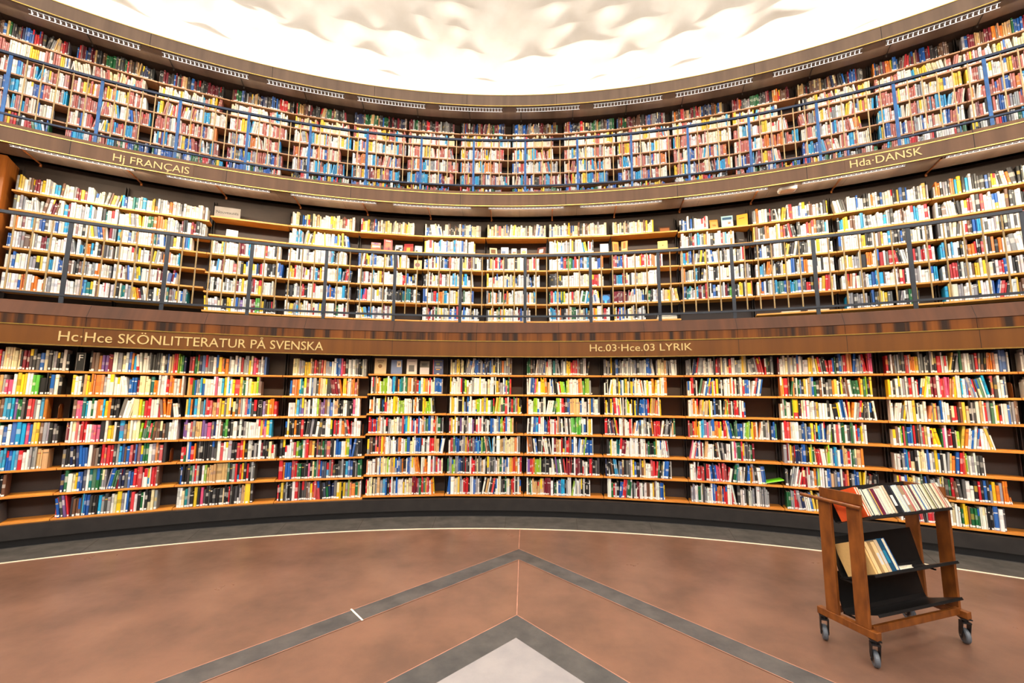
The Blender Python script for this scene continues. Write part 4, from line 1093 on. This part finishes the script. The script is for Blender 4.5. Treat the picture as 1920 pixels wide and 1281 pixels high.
def cart_book(x, t, h, d, col, lip_z, label, spine_out=False, tiltx=0.0, sign=None, pale=True):
    """stands on the sloped tray with its edge at the lip"""
    mb = MB(); c = lin(col); ct = .0025
    mb.box((-t / 2, 0, 0), (ct, 0, 0), (0, d, 0), (0, 0, h), c); mb.box((t / 2 - ct, 0, 0), (ct, 0, 0), (0, d, 0), (0, 0, h), c)
    if spine_out: mb.box((-t / 2 + ct, 0, 0), (t - 2 * ct, 0, 0), (0, ct, 0), (0, 0, h), c)
    else: mb.box((-t / 2 + ct, d - ct, 0), (t - 2 * ct, 0, 0), (0, ct, 0), (0, 0, h), c)
    o = mb.build('book', M['book'])
    mb = MB(); y0 = ct + .0005 if spine_out else .004
    mb.box((-t / 2 + ct, y0, .004), (t - 2 * ct, 0, 0), (0, d - ct - y0 - .0005, 0), (0, 0, h - .008)); mb.build('page_block', M['paper'], o)
    if sign:
        mb = MB(); mb.box((-t * .3, -.0008, h * .25), (t * .6, 0, 0), (0, .0008, 0), (0, 0, h * .38), lin(sign)); mb.build('spine_label', M['book'], o)
    ym = Vector((0, bdir.y, bdir.z)); zm = updir; xm = Vector((1, 0, 0))
    m3 = Matrix((xm, ym, xm.cross(ym))).transposed()
    m3 = m3 @ Matrix.Rotation(R(tiltx), 3, 'Y')
    loc = Vector((x, -.018, lip_z + .003))
    world = Matrix.Translation(CO) @ Matrix.Rotation(CRZ, 4, 'Z') @ Matrix.Translation(loc) @ m3.to_4x4()
    o.matrix_world = world
    tag(o, label, 'book', 'books standing in the cart')
    return o


TOPB = [('orange', (222, 84, 34), .020, .205), ('cream', (226, 206, 176), .012, .2), ('dark teal', (24, 58, 76), .024, .19), ('ivory', (226, 218, 196), .040, .185), ('navy edged', (30, 56, 96), .014, .18),
        ('yellow edged', (220, 180, 100), .010, .178), ('maroon', (100, 24, 50), .028, .182), ('light grey', (190, 188, 184), .020, .182), ('bone', (222, 212, 194), .034, .182), ('putty', (176, 160, 140), .028, .2),
        ('beige', (214, 190, 156), .014, .2), ('black', (22, 22, 26), .040, .2), ('charcoal', (46, 48, 52), .016, .195), ('silver', (200, 208, 212), .030, .19), ('pale blue', (176, 196, 210), .022, .196),
        ('khaki', (156, 128, 96), .036, .19), ('dusty red', (190, 60, 70), .014, .186), ('stone', (206, 200, 188), .020, .186), ('slate', (60, 64, 70), .026, .19), ('wine', (120, 30, 60), .012, .186),
        ('linen', (226, 214, 186), .024, .188), ('steel blue', (60, 110, 160), .012, .19), ('chalk', (232, 228, 220), .020, .188), ('graphite', (36, 38, 42), .026, .192), ('ecru', (216, 204, 176), .026, .188),
        ('olive', (120, 124, 70), .014, .186), ('smoky', (84, 80, 82), .020, .19), ('oat', (222, 204, 170), .024, .188), ('dark olive', (76, 74, 50), .016, .188), ('buff', (212, 190, 150), .024, .186),
        ('rosy', (210, 140, 130), .012, .186), ('clay', (176, 120, 90), .020, .186), ('off-white', (230, 224, 212), .020, .188)]
tot = sum(b_[2] for b_ in TOPB); x = .012; k_ = (.838 - .004) / tot * .985
names = [b_[0] for b_ in TOPB]
for i, (nm, col, t, h) in enumerate(TOPB):
    tt = t * k_
    nb = (names[i - 1] if i else 'the wooden end board'); na = names[i + 1] if i + 1 < len(names) else 'the far end board'
    cart_book(x + tt / 2, tt - .001, h * .93, (.195 if not i else .14 + rnd.random() * .02), col, .920, '%s book in the cart top trough between %s and %s' % (nm, nb, na), tiltx=0, sign=(210, 206, 200) if nm in ('khaki', 'black') else None, spine_out=nm in ('khaki', 'black', 'maroon', 'charcoal'))
    x += tt + .0012
xs_ = .05
for nm, col, t, h, so, sg in (('cream', (226, 190, 134), .035, .185, True, (200, 200, 196)), ('tan', (204, 176, 140), .030, .195, True, (190, 190, 186)), ('black and teal', (20, 70, 96), .042, .20, True, (30, 120, 150)), ('blue edged ivory', (30, 90, 150), .034, .20, False, None)):
    cart_book(xs_ + .09, t, h, .15, col, .557, '%s book leaning in the cart middle trough' % nm, so, 0, sg); xs_ += t + .002
# big tan cover facing the near end, and a book lying flat
cart_book(.045, .016, .205, .200, (222, 178, 112), .557, 'large tan book at the outer end of the cart middle trough', True, 0)
cart_book(.075, .030, .190, .16, (226, 188, 130), .557, 'light tan book second from the end of the middle trough', True, 0)
mb = MB(); c = lin((226, 220, 200)); mb.box((-.075, 0, 0), (.15, 0, 0), (0, .13, 0), (0, 0, .003), c); mb.box((-.075, 0, .015), (.15, 0, 0), (0, .13, 0), (0, 0, .003), c)
o = mb.build('book', M['book']); mbp = MB(); mbp.box((-.072, .003, .003), (.144, 0, 0), (0, .124, 0), (0, 0, .012)); mbp.build('page_block', M['paper'], o)
xm = Vector((1, 0, 0)); m3 = Matrix((xm, bdir, xm.cross(bdir))).transposed()
o.matrix_world = Matrix.Translation(CO) @ Matrix.Rotation(CRZ, 4, 'Z') @ Matrix.Translation(Vector((.335, -.012, .5590))) @ m3.to_4x4()
tag(o, 'pale book lying flat in the cart middle trough', 'book', 'books standing in the cart')
